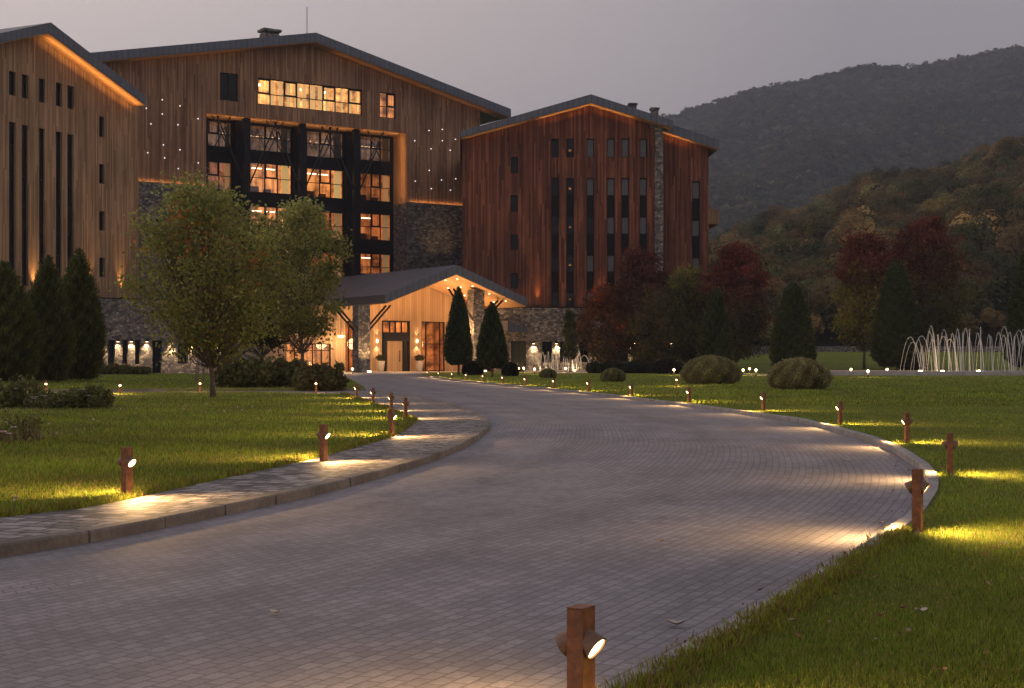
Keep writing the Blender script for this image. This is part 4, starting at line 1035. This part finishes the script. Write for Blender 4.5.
# ------------------------------------------------------------------ trees
GRN = [(.05, .055, .014), (.095, .1, .028)]
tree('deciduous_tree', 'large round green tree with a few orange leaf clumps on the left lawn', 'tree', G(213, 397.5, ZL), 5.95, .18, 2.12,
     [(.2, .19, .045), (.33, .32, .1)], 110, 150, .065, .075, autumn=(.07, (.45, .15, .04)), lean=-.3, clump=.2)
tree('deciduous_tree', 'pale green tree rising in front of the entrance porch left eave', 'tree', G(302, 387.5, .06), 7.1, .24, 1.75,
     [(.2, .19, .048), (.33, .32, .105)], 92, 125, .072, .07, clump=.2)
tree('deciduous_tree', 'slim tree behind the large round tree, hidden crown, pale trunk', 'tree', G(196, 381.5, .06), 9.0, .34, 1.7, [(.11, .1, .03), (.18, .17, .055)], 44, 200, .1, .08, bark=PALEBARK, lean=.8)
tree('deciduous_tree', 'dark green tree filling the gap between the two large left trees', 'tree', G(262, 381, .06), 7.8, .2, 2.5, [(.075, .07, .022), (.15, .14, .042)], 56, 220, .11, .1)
b = MB(); p = G(203.5, 382, .06); b.tube([(0, 0, -.05), (.02, 0, 3.4)], [.05, .04], 7); tag(b.build('tree_stake', PALEBARK, None, p), 'pale wooden stake beside the slim pale trunk', 'stake')
MAP = [(0.0875, 0.07, 0.0315), (0.263, 0.0525, 0.042)]
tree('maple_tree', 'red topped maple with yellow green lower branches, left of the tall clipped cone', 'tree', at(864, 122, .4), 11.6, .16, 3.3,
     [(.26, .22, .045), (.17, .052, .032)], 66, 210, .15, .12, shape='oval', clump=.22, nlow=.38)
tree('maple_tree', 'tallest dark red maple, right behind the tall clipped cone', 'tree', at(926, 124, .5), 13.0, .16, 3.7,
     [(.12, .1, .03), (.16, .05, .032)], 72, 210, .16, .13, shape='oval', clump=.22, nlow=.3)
tree('maple_tree', 'dark red maple behind the clipped cone nearest the hotel right corner', 'tree', at(735, 124, .05), 11.2, .1, 3.2,
     [(0.115, 0.0878, 0.0378), (.2, .05, .03)], 64, 210, .16, .13, shape='oval', clump=.23, nlow=.3)
tree('maple_tree', 'tall purple brown maple against the stone pillar of the right block', 'tree', at(641, 125, .05), 10.7, .1, 3.2,
     [(0.081, 0.0675, 0.027), (0.128, 0.0405, 0.0297)], 60, 200, .15, .13, shape='oval', clump=.23)
tree('maple_tree', 'orange tinged maple, leftmost of the clump before the right block', 'tree', at(606, 124, .05), 7.4, .1, 2.6,
     [(0.081, 0.0648, 0.0243), (0.203, 0.0675, 0.0297)], 52, 190, .14, .11, shape='oval', autumn=(.14, (0.405, 0.101, 0.027)), clump=.25)
tree('deciduous_tree', 'yellow green tree between two red maples before the set back bay', 'tree', at(686, 126, .05), 9.2, .1, 2.9,
     [(0.0743, 0.0702, 0.0216), (0.257, 0.23, 0.0607)], 56, 200, .15, .12, shape='oval', clump=.23)
tree('maple_tree', 'low dark maple filling the clump under the yellow green tree', 'tree', at(660, 121, .05), 6.6, .08, 2.9,
     [(0.0607, 0.0607, 0.0216), (0.108, 0.0837, 0.0324)], 48, 190, .13, .1, shape='oval', clump=.25)
tree('deciduous_tree', 'small sparse tree behind the left fountain by the stone base', 'tree', G(570, 372.6, .06), 5.2, .2, .9, [(0.0525, 0.0595, 0.0227), (0.0788, 0.084, 0.0315)], 26, 150, .12, .06, shape='flame')
# clipped and columnar conifers
def cone(name, label, px, pyb, ytop, w, n, leaf, col=(.058, .072, .024), trunk=.08, z=.06, k0=.1, blunt=.22, Y0=None, **kw):
    b0 = at(px, Y0, z) if Y0 else G(px, pyb, z); Y = b0.y; h = H - z + (HY-ytop)/F*Y; r = w/2/F*Y
    prof = [(k0*h, r*.55), ((k0+.06)*h, r*.92), ((k0+.16)*h, r), (.45*h, r*.86), (.65*h, r*.66), (.82*h, r*.44), (.94*h, r*blunt), (h, r*.03)]
    return profile_plant(name, label, 'conifer', b0, prof, col, n, leaf, trunk=trunk, **kw)
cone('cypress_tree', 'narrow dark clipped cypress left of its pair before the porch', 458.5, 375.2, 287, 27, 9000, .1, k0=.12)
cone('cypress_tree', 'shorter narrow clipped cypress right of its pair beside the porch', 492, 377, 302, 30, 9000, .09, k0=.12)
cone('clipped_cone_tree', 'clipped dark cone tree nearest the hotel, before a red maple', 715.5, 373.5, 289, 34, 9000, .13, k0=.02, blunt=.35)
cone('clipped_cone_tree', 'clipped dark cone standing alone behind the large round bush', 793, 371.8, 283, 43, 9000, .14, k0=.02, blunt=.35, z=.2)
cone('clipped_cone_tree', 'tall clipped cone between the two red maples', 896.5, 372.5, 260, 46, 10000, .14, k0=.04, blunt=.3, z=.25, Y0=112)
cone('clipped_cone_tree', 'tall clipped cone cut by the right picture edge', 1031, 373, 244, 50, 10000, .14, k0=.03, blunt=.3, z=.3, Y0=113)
for px, pb, yt, w, lb in ((3, 383, 262, 66, 'broad columnar conifer at the left picture edge'), (48, 382, 256, 44, 'columnar conifer, middle of the left three'), (79, 381, 249, 46, 'tallest columnar conifer, beside the stone podium wall'), (32, 380, 292, 40, 'short conifer tucked between the left columnar conifers')):
    b0 = G(px, pb, .06); Y = b0.y; h = (pb-yt)/F*Y; r = w/2/F*Y
    profile_plant('columnar_conifer', lb, 'conifer', b0, [(.02*h, r*.6), (.15*h, r*.85), (.36*h, r), (.6*h, r*.76), (.8*h, r*.46), (.93*h, r*.2), (h, r*.03)], (.095, .1, .026), 15000, .12, jitter=.16, ups=1.4, rough_noise=.14, core=.74, aspect=.22)
def ball(label, px, pyb, w, h, n, leaf, col=(.055, .06, .024), z=.06, name='round_bush', Y0=None):
    b0 = at(px, Y0, z) if Y0 else G(px, pyb, z); Y = b0.y; r = w/2/F*Y; hh = h/F*Y
    pr = [(.03*hh, r*.7), (.16*hh, r*.95), (.38*hh, r), (.62*hh, r*.9), (.82*hh, r*.66), (.94*hh, r*.36), (hh, r*.04)]
    return profile_plant(name, label, 'bush', b0, pr, col, n, leaf, jitter=.07, ups=.4, rough_noise=.06, core=.9, aspect=.55)
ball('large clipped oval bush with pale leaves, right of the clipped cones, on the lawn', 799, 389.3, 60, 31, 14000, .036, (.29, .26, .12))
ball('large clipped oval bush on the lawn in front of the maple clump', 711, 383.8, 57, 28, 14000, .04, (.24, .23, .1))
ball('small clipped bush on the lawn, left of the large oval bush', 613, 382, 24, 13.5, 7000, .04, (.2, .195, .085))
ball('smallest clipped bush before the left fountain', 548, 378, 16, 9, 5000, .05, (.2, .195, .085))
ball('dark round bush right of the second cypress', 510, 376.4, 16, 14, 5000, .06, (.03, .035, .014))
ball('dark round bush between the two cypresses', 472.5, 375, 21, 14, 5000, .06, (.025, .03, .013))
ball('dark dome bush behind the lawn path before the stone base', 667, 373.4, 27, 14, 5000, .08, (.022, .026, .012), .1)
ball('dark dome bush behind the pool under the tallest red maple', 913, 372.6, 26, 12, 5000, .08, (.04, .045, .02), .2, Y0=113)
def hedge(label, x0, x1, yb, h, depth, n, leaf, col, z=.06, cat='hedge', name='hedge', lump=.16):
    a, c = G(x0, yb, z), G(x1, yb, z); t = empty(name, (a+c)/2); tag(t, label, cat)
    Y = a.y; w = c.x-a.x; hh = h/F*Y
    k = max(3, int(w/hh*1.3)); cs = []; col_ = []
    for i in range(k):
        cx = -w/2+w*(i+.5)/k; r = hh*random.uniform(.42, .62); m = n//k
        d = rdir(m)*(rng.uniform(.45, 1.0, m)**.7+np.abs(rng.normal(0, .22, m)))[:, None]*np.array([w/k*.85, depth/2, r])
        cs.append(d + np.array([cx, random.uniform(-.3, .3), r*.9])); col_.append(vary(m, np.array(col)*random.uniform(.75, 1.25), .25))
    s = MB()
    for i in range(k*3):
        cx = -w/2+w*(i+.5)/(k*3); s.tube([(cx, 0, -.05), (cx+random.uniform(-.2, .2), random.uniform(-.2, .2), hh*.6)], [.02, .01], 5)
    for i in range(k*6 if name != 'hedge' else 0):     # long shoots
        cx = random.uniform(-.55, .55)*w; hx = hh*random.uniform(.8, 1.3); q = Vector((cx+random.uniform(-.25, .25)*hh, random.uniform(-.3, .3), hx))
        s.tube([(cx, 0, 0), q], [.008, .004], 4, False)
        m = 16; cs.append(np.array(q)[None]*np.ones((m, 1)) + rng.normal(0, .09*hh, (m, 3)) - np.c_[np.zeros((m, 2)), rng.random(m)*.3*hh]); col_.append(vary(m, np.array(col)*1.3, .25))
    c_ = np.concatenate(cs); c_[:, 2] = np.abs(c_[:, 2])
    leafset(c_, leaf, np.concatenate(col_), 'foliage', t)
    s.build('stems', BARK, t); return t
hedge('dark leafy shrub border left of the entrance behind the path', 226, 300, 387, 24, 2.5, 9000, .12, (.12, .12, .042), name='shrub_border', cat='shrubs')
hedge('low rounded shrub at the roadside end of the dark border', 300, 338, 389, 20, 2.0, 5000, .11, (.095, .09, .035), name='shrub_border', cat='shrubs')
hedge('low clipped hedge under the podium windows', 96, 148, 374.3, 8, 1.0, 7000, .1, (.14, .13, .04))
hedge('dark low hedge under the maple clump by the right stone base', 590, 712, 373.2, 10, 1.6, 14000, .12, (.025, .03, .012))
# rose bushes on the left lawn
def rose(label, px, pyb, w, h, n, nf, group=None):
    t = hedge(label, px-w/2, px+w/2, pyb, h, 1.2, n//2, .0017*G(px, pyb, ZL).y, (.12, .125, .045), z=ZL, cat='rose bush', name='rose_bush')
    b0 = G(px, pyb, ZL); Y = b0.y; W_ = w/F*Y; hh = h/F*Y
    for i in range(nf):
        f = MB(); c = Vector((random.uniform(-.5, .5)*W_, random.uniform(-.7, -.2), random.uniform(.35, 1.05)*hh)); r = random.uniform(.022, .036)
        for k in range(7):
            a = k*2.4; d = Vector((math.cos(a), math.sin(a), .5))*r; e = Vector((-math.sin(a), math.cos(a), .3))*r*.7
            f.add([c, c+d-e, c+d*1.25, c+d+e], [(0, 1, 2, 3)])
        f.build('flower', PETAL, t)
        s = MB(); s.tube([(c.x, c.y, max(c.z-.3, 0)), c], [.005, .004], 4, False); s.build('stem', BARK, t)
PETAL = mat_plain('pale_petals', (.62, .5, .5), .6, .2, .15, 30)
rose('rose bush with pale flowers, leftmost by the picture edge', 12, 407, 46, 24, 2600, 7)
rose('low dark rose bush with pale flowers, middle of the row', 56, 408.5, 46, 15, 2600, 9)
rose('rose bush with white bloom at the right end of the row', 91, 408, 32, 18, 2200, 7)
rose('sparse dry rose bush on a bare earth bed, nearest on the left lawn', 14, 443, 52, 24, 700, 6)
EARTH = mat_plain('bare_earth', (.07, .05, .035), .95, .1, .4, 12)
def ell(px, py, w, h, z, name, mat):
    c = G(px, py, z); rx = w/2/F*c.y; a = G(px, py-h/2, z).y; d = G(px, py+h/2, z).y; ry = abs(a-d)/2
    p = [(c.x+rx*math.cos(t)*(1+.12*math.sin(5*t)), (a+d)/2+ry*math.sin(t)*(1+.12*math.cos(4*t))) for t in np.linspace(0, 2*math.pi, 40)[:-1]]
    sheet(name, p, z, mat, skirt=.02)
ell(12, 438, 84, 26, ZL+.006, 'flower_bed', EARTH); ell(55, 407.5, 120, 7, ZL+.006, 'flower_bed', EARTH)

# ------------------------------------------------------------------ bollard lamps
BH = .374
def make_bollard():
    r = empty('bollard_lamp')
    b = MB(); b.box(-.027, .027, -.036, .036, -.08, BH); p = b.build('post', CORTEN, r)
    c = MB(); c.box(-.0275, .0275, -.0365, .0365, BH+.001, BH+.004); c.build('cap', CORTEN, r)
    for s in (1, -1):
        nrm = Vector((s*.84, 0, -.54)); up = Vector((s*.54, 0, .84)); ax = Vector((0, 1, 0)); ctr = Vector((s*.054, 0, .258))
        m = MB(); n = 20; R0, R1 = .041, .041; vs = []; 
        for k in range(n):
            t = 2*math.pi*k/n; e = (up*math.cos(t) + ax*math.sin(t))*R0
            o = ctr+e; vs.append(o)
        for k in range(n):
            t = 2*math.pi*k/n; e = (up*math.cos(t)*.8 + ax*math.sin(t)*.85)*R0
            q = ctr+e-nrm*.052; 
            if q.x*s < .015: q = Vector((s*.015, q.y, q.z))
            vs.append(q)
        for k in range(n):
            t = 2*math.pi*k/n; vs.append(ctr+(up*math.cos(t)+ax*math.sin(t))*R0*.86)
        for k in range(n):
            t = 2*math.pi*k/n; vs.append(ctr-nrm*.008+(up*math.cos(t)+ax*math.sin(t))*R0*.84)
        fs = []
        for k in range(n):
            j = (k+1) % n; fs += [(k, j, n+j, n+k), (k, j, 2*n+j, 2*n+k), (2*n+k, 2*n+j, 3*n+j, 3*n+k)]
        fs.append(tuple(range(n, 2*n)))
        m.add(vs, fs, False); hd = m.build('lamp_head', CAPMET, r)
        l = MB(); l.add([ctr-nrm*.006+(up*math.cos(2*math.pi*k/n)+ax*math.sin(2*math.pi*k/n))*R0*.835 for k in range(n)], [tuple(range(n))]); l.build('lens', LAMP, hd)
        spot(hd, ctr+nrm*.012, nrm+Vector((0, 0, .02)), BP, 150, 1, (1, .58, .22), .035)
    return r
BP = 74
def copy_tree(o, parent=None):
    c = o.copy(); COL.objects.link(c); c.parent = parent
    for ch in list(o.children): copy_tree(ch, c)
    return c
proto = make_bollard()
gr = 'rusty bollard lamps along the drive'
BL = [ # x, y of the foot, level, turn, label
 (581, 735, 0.0, -33, 'nearest rusty bollard lamp, cut by the bottom picture edge'),
 (917.5, 531.5, .062, -27, 'rusty bollard lamp at the right kerb with lit grass at its foot'),
 (950, 474.5, .062, -15, 'rusty bollard lamp farthest out on the right lawn, both lamp heads seen edge on'),
 (907, 443, .062, 2, 'rusty bollard lamp behind the bend of the right kerb, third from the right front'),
 (840, 424.5, .062, 12, 'rusty bollard lamp on the right lawn below the large oval bush edge'),
 (763.5, 411, .062, 20, 'rusty bollard lamp on the right kerb between the two large oval bushes'),
 (689, 403, .062, 24, 'rusty bollard lamp on the right kerb under the oval bush by the maple clump'),
 (631.5, 396.3, .062, 28, 'rusty bollard lamp on the right kerb just right of the small clipped bush'),
 (588.5, 391.3, .062, 30, 'rusty bollard lamp on the right kerb just left of the small clipped bush'),
 (554, 388.3, .062, 32, 'rusty bollard lamp on the right kerb below the smallest clipped bush'),
 (525.5, 385.6, .062, 32, 'small distant bollard lamp right of the round bush by the second cypress'),
 (503, 383.6, .062, 32, 'small distant bollard lamp in front of the second cypress right side'),
 (483.5, 381.8, .062, 32, 'small distant bollard lamp left of the second cypress trunk'),
 (466.5, 380.2, .062, 32, 'small distant bollard lamp under the dark bush between the cypresses'),
 (452.5, 378.9, .062, 32, 'small distant bollard lamp left of the first cypress trunk'),
 (439, 377.6, .062, 32, 'second bollard lamp from the porch end of the right kerb'),
 (428, 376.6, .062, 32, 'bollard lamp nearest the porch on the right kerb'),
 (127, 497.5, ZL, -29, 'large rusty bollard lamp on the left lawn edge, nearest on the left'),
 (323.5, 461.5, ZL, -26, 'rusty bollard lamp in the middle of the left lawn edge, its right lens bright'),
 (391.5, 436.5, ZL, -19, 'rusty bollard lamp at the lawn tip, its right lens bright'),
 (405.5, 419, ZL, 14, 'rusty bollard lamp outermost on the lawn tip, its left lens bright'),
 (391.2, 411, ZL, 20, 'second bollard lamp behind the lawn tip, its left lens bright'),
 (373, 404, ZL, 24, 'third bollard lamp behind the lawn tip'),
 (356.5, 398, ZL, 28, 'farthest bollard lamp of the left lawn, next to the path end'),
 (46, 392, .06, -72, 'bollard lamp glowing behind the rose bushes at the far left'),
 (120, 394, .06, -74, 'bollard lamp glowing between the rose bushes and the large tree'),
 (200, 391.5, .06, -78, 'bollard lamp glowing left of the large tree trunk'),
 (316, 391.6, .06, -84, 'bollard lamp glowing before the low shrub at the road end of the path'),
 (677, 386.5, .062, 60, 'unlit looking short bollard left of the large oval bush by the maple clump'),
]
for i, (x, y, z, a, lb) in enumerate(BL):
    o = proto if i == 0 else copy_tree(proto)
    p = G(x, y, z) if i else G(x, y, 0.0)
    o.location = p; o.rotation_euler = (0, 0, math.radians(a)); tag(o, lb, 'bollard lamp', gr)
# little garden lamps round the far lawn and pools
def make_garden():
    r = empty('garden_lamp'); b = MB(); b.tube([(0, 0, -.05), (0, 0, .28)], [.04, .04], 10); b.build('post', DARKM, r)
    h = MB(); h.tube([(0, 0, .28+.16*k/6) for k in range(7)], [.025+.06*math.sin(math.pi*k/6) for k in range(7)], 12); hd = h.build('lamp_head', LAMP, r)
    point(hd, (0, -.16, .42), 60, (1, .58, .24), .08); return r
gp = None
GL = [(518.5, 372.8, 'garden lamp leftmost of the three by the left fountain'), (523.8, 372.6, 'garden lamp middle of the three by the left fountain'), (534.5, 374, 'garden lamp lowest of the three by the left fountain'),
      (565.7, 373, 'garden lamp among the jets of the left fountain'), (604.6, 373, 'garden lamp behind the small clipped bush'), (634, 372.6, 'garden lamp right of the small clipped bush, before the stone base'),
      (674, 375, 'garden lamp beside the large oval bush by the maple clump'), (743, 375.6, 'garden lamp leftmost of the three between the oval bushes'), (749.5, 373.4, 'garden lamp middle of the three between the oval bushes'), (756, 375.4, 'garden lamp rightmost of the three between the oval bushes'),
      (851, 374.5, 'garden lamp left of the red maple trunk'), (868, 377.2, 'garden lamp at the foot of the red maple trunk'), (887, 374.5, 'garden lamp left of the pool jets, under the tall cone'),
      (341.5, 373.6, 'garden lamp left of the porch stone column'), (352.5, 373.8, 'garden lamp close to the porch stone column')]
for i, (x, y, lb) in enumerate(GL):
    if gp is None: gp = make_garden(); o = gp
    else: o = copy_tree(gp)
    o.location = G(x, y, .06); o.rotation_euler = (0, 0, 0); tag(o, lb, 'garden lamp', 'garden lamps around the far lawn')

# ------------------------------------------------------------------ fountains
M_ = NM('white_water'); M_.col((.85, .87, .9)); M_.set(.35, 0, .5); M_.b.inputs['Alpha'].default_value = .36; WATERJ = M_.m
M_ = NM('pool_water'); M_.col((.03, .035, .04)); M_.bump(M_.noise(M_.tc(), 3, 3), .3, .05); POOLW = M_.set(.08, 0, .5)
def jet(root, Y, x0, x1, ytop, ybase, rad, org):
    a, c = at(x0, Y), at(x1, Y); hgt = (ybase-ytop)/F*Y; pts = []; rr = []
    n = 16
    for k in range(n+1):
        t = k/n; p = a.lerp(c, t); p.z = org.z + .05 + hgt*4*t*(1-t)*1.0; p.y += .8*math.sin(x0)*t
        pts.append(p-org); rr.append(rad*(.7+.9*t))
    m = MB(); m.tube(pts, rr, 6, False)
    for k in range(110):       # spray
        t = random.random()**.7; p = a.lerp(c, t); p.z = org.z + .05 + hgt*4*t*(1-t); p.y += .8*math.sin(x0)*t; p = p-org + Vector((random.gauss(0, 1), random.gauss(0, 1), random.gauss(0, 1)))*rad*(1+4*t)
        d = rad*.5; m.add([p+Vector((d, 0, 0)), p+Vector((0, 0, d)), p+Vector((-d, 0, 0)), p+Vector((0, d, -d))], [(0, 1, 2, 3), (0, 1, 3)])
    m.build('water_jet', WATERJ, root)
f1 = empty('fountain', at(990, 100, .12)); tag(f1, 'long pool fountain with many arching white jets at the right edge', 'fountain')
o1 = f1.location
bx0, bx1 = at(823, 96).x-o1.x, at(1230, 96).x-o1.x
b = MB(); b.box(bx0, bx1, -5.2, -4.7, -.2, .22); b.box(bx0, bx1, 5, 5.5, -.2, .22); b.box(bx0, bx0+.5, -4.69, 4.99, -.2, .22); b.box(bx1-.5, bx1, -4.69, 4.99, -.2, .22); b.build('basin', PALE, f1)
b = MB(); b.box(bx0+.51, bx1-.51, -4.68, 4.98, -.1, .12); b.build('water', POOLW, f1)
J = [(437, 512, 463), (470, 533, 462), (500, 520, 490), (518, 563, 428), (523, 553, 470), (553, 566, 455), (556, 606, 441), (574, 600, 455), (606, 620, 440), (628, 652, 437), (633, 646, 450), (657, 663, 439), (690, 694, 433), (705, 717, 458), (740, 782, 431), (745, 770, 458), (783, 826, 444), (786, 812, 455), (803, 836, 441), (815, 850, 452), (840, 880, 440), (860, 905, 446), (448, 500, 480), (480, 520, 471), (512, 548, 446), (536, 560, 452), (546, 590, 462), (568, 612, 470), (590, 612, 452), (598, 636, 462), (616, 640, 455), (640, 668, 466), (668, 690, 452), (676, 712, 470), (715, 742, 462), (728, 764, 450), (755, 800, 468), (768, 796, 448), (792, 812, 462), (800, 845, 470), (822, 860, 460)]
for x0, x1, yt in J: jet(f1, 100+random.uniform(-3, 3), 760+x0/3.13, 760+x1/3.13, 190+yt/3.13, 374.5, .018, o1)
for x in (919, 941, 977):
    q = at(x, 96.4)-o1; b = MB(); b.tube([(q.x, -3.9, .1), (q.x, -3.9, .28)], [.13, .13], 10); u = b.build('pool_lamp', LAMP, f1); point(u, (q.x, -4.2, .45), 60, (1, .62, .28), .1)
f2 = empty('fountain', at(557, 121, .06)); tag(f2, 'small fountain with low arching jets in front of the right stone base', 'fountain'); o2 = f2.location
b = MB(); qx0, qx1 = at(524, 119).x-o2.x, at(596, 119).x-o2.x; b.box(qx0, qx1, -2.4, -2.1, -.1, .14); b.box(qx0, qx1, 2.1, 2.4, -.1, .14); b.box(qx0, qx0+.3, -2.09, 2.09, -.1, .14); b.box(qx1-.3, qx1, -2.09, 2.09, -.1, .14); b.build('basin', PALE, f2)
b = MB(); b.box(qx0+.31, qx1-.31, -2.08, 2.08, -.05, .06); b.build('water', POOLW, f2)
for x0, x1, yt in [(200, 292, 185), (228, 300, 190), (288, 334, 163), (322, 340, 185), (344, 362, 158), (370, 390, 168), (374, 424, 170), (405, 420, 165), (455, 500, 154), (462, 480, 170), (500, 536, 154), (520, 560, 150), (535, 606, 150), (560, 590, 152), (566, 664, 184)]:
    jet(f2, 121+random.uniform(-1.5, 1.5), 500+x0/7.31, 500+x1/7.31, 330+yt/7.31, 371.6, .018, o2)
for x in (546, 575): q = at(x, 120)-o2; b = MB(); b.tube([(q.x, 0, .03), (q.x, 0, .18)], [.1, .1], 8); u = b.build('pool_lamp', LAMP, f2); point(u, (q.x, -.4, .4), 50, (1, .66, .34), .1)

# ------------------------------------------------------------------ small things
wall_pts = [at(690, 168), at(820, 170), at(930, 171), at(1024, 172), at(1180, 174)]
b = MB()
for p, q in zip(wall_pts[:-1], wall_pts[1:]):
    za, zb_ = 1.0, 2.75
    b.add([(p.x, p.y, za-.6), (q.x, q.y, za-.6), (q.x, q.y, zb_), (p.x, p.y, zb_), (p.x, p.y+.5, za-.6), (q.x, q.y+.5, za-.6), (q.x, q.y+.5, zb_), (p.x, p.y+.5, zb_)], [(0, 1, 2, 3), (4, 5, 6, 7), (3, 2, 6, 7), (0, 3, 7, 4), (1, 2, 6, 5)])
tag(b.build('garden_wall', STONE), 'low stone wall at the foot of the wooded hillside behind the pool', 'wall')
def planter(label, x, ybase, w, ytop, Yq):
    s_, _ = E.p(x, 360, Yq); wp_ = E.O + E.d*s_ + E.n*Yq; r = empty('planter', (wp_[0], wp_[1], .05)); tag(r, label, 'planter')
    hgt = .95; b = MB(); b.tube([(0, 0, 0), (0, 0, .05), (0, 0, hgt), (0, 0, hgt+.02)], [.2, .24, .36, .34], 16); b.build('pot', mat_plain('pale_pot', (.42, .38, .34), .6), r)
    c = rdir(500)*rng.uniform(.5, 1, 500)[:, None]*np.array([.5, .5, .3])+np.array([0, 0, hgt+.3]); leafset(c, .07, vary(500, (.07, .075, .03)), 'foliage', r)
planter('pale tapered planter left of the porch door', 381, 371, 6, 357, 7.2); planter('pale tapered planter right of the porch door', 419.5, 371, 7, 357, 7.2)
# fallen leaves
LEAFD = {'pale': mat_plain('pale_leaf', (.42, .36, .32), .7, .2, .3, 30), 'tan': mat_plain('tan_leaf', (.33, .17, .08), .7, .2, .3, 30), 'brown': mat_plain('brown_leaf', (.1, .045, .022), .7, .2, .3, 30)}
def fallen(label, x, y, z, wpx, kind):
    p = G(x, y, z); L_ = wpx/F*p.y; b = MB(); n = 8; vs = []
    for i in range(n+1):
        t = i/n; w = L_*.32*math.sin(math.pi*t)**.7*(1+.25*math.sin(9*t)); lift = .012+L_*.3*(t-.5)**2*4*random.uniform(.6, 1.1)
        vs += [((t-.5)*L_, -w, lift+w*.5), ((t-.5)*L_, 0, lift), ((t-.5)*L_, w, lift+w*.45)]
    fs = []
    for i in range(n): fs += [(i*3, i*3+1, i*3+4, i*3+3), (i*3+1, i*3+2, i*3+5, i*3+4)]
    b.add(vs, fs, True); b.tube([(-.5*L_, 0, .02), (-.75*L_, .02*L_, .015)], [L_*.02, L_*.012], 4)
    o = b.build('fallen_leaf', LEAFD[kind], None, p); o.rotation_euler = (random.uniform(-.2, .2), 0, random.uniform(-.5, .5)); tag(o, label, 'leaf', 'fallen leaves')
for a_ in [('pale fallen leaf lying on the grass, largest in the lower right', 921, 614.5, .09, 14, 'pale'), ('tan fallen leaf in the lamplit grass right of the kerb bollard', 993, 550, .09, 9, 'tan'), ('pale curled leaf on the setts right of the nearest bollard', 676, 627.5, .0, 20, 'pale'),
           ('brown leaf lying against the right kerb in the light pool', 848, 558, 0, 11, 'brown'), ('pale leaf on the setts by the right bend', 846, 462, 0, 8, 'pale'), ('tan leaf at the bottom edge of the right lawn', 943, 674, .09, 10, 'tan'),
           ('pale leaf on the setts at the bottom left of the drive', 276, 616, 0, 13, 'pale'), ('tan leaf on the setts in the middle of the drive', 661, 543, 0, 7, 'tan'), ('small pale leaf in the grass near the right bollard foot', 1004, 545.5, .09, 8, 'pale'), ('reddish leaf in the dark grass left of the pale leaf', 903, 611, .08, 9, 'brown'), ('pale small leaf on the setts by the kerb grass', 881, 525, 0, 8, 'pale')]: fallen(*a_)
# white clover heads scattered over the left lawn
for x, y in [(14, 498), (56, 433), (48, 424), (31, 424), (120, 409), (136, 408), (185, 406), (241, 410), (224, 411), (237, 407), (252, 407), (270, 410), (184, 409), (62, 403), (330, 405), (301, 408), (206, 404), (160, 403), (93, 419)]:
    p = G(x, y, ZL+.10); b = MB(); b.tube([(0, 0, -.1), (.008, 0, 0)], [.003, .0025], 4, False); r = empty('clover_flower', (p.x, p.y, ZL)); tag(r, 'small pale clover flower standing in the left lawn', 'flower', 'clover flowers on the left lawn')
    o = b.build('stem', BARK, r); o.location = (0, 0, .1)
    h = MB(); c = Vector((.008, 0, .1))
    for k in range(14): 
        d = Vector(rdir(1)[0])*.02; e = d.cross(Vector((.3, .5, .8))).normalized()*.01; h.add([c, c+d*.6-e, c+d, c+d*.6+e], [(0, 1, 2, 3)])
    h.build('flower_head', PETAL, r)

# ------------------------------------------------------------------ evening air
HZ = NM('evening_air'); HZ.t.nodes.remove(HZ.b)
pv = HZ.n('ShaderNodeVolumePrincipled'); pv.inputs['Color'].default_value = (.68, .74, .9, 1); pv.inputs['Density'].default_value = HAZE_D; pv.inputs['Anisotropy'].default_value = .1
HZ.l(pv.outputs[0], HZ.o.inputs['Volume'])
b = MB(); b.box(-3600, 4100, -70, 5300, -4, 760); hz = b.build('haze', HZ.m); tag(hz, 'thin evening haze over the valley', 'haze', kind='stuff')
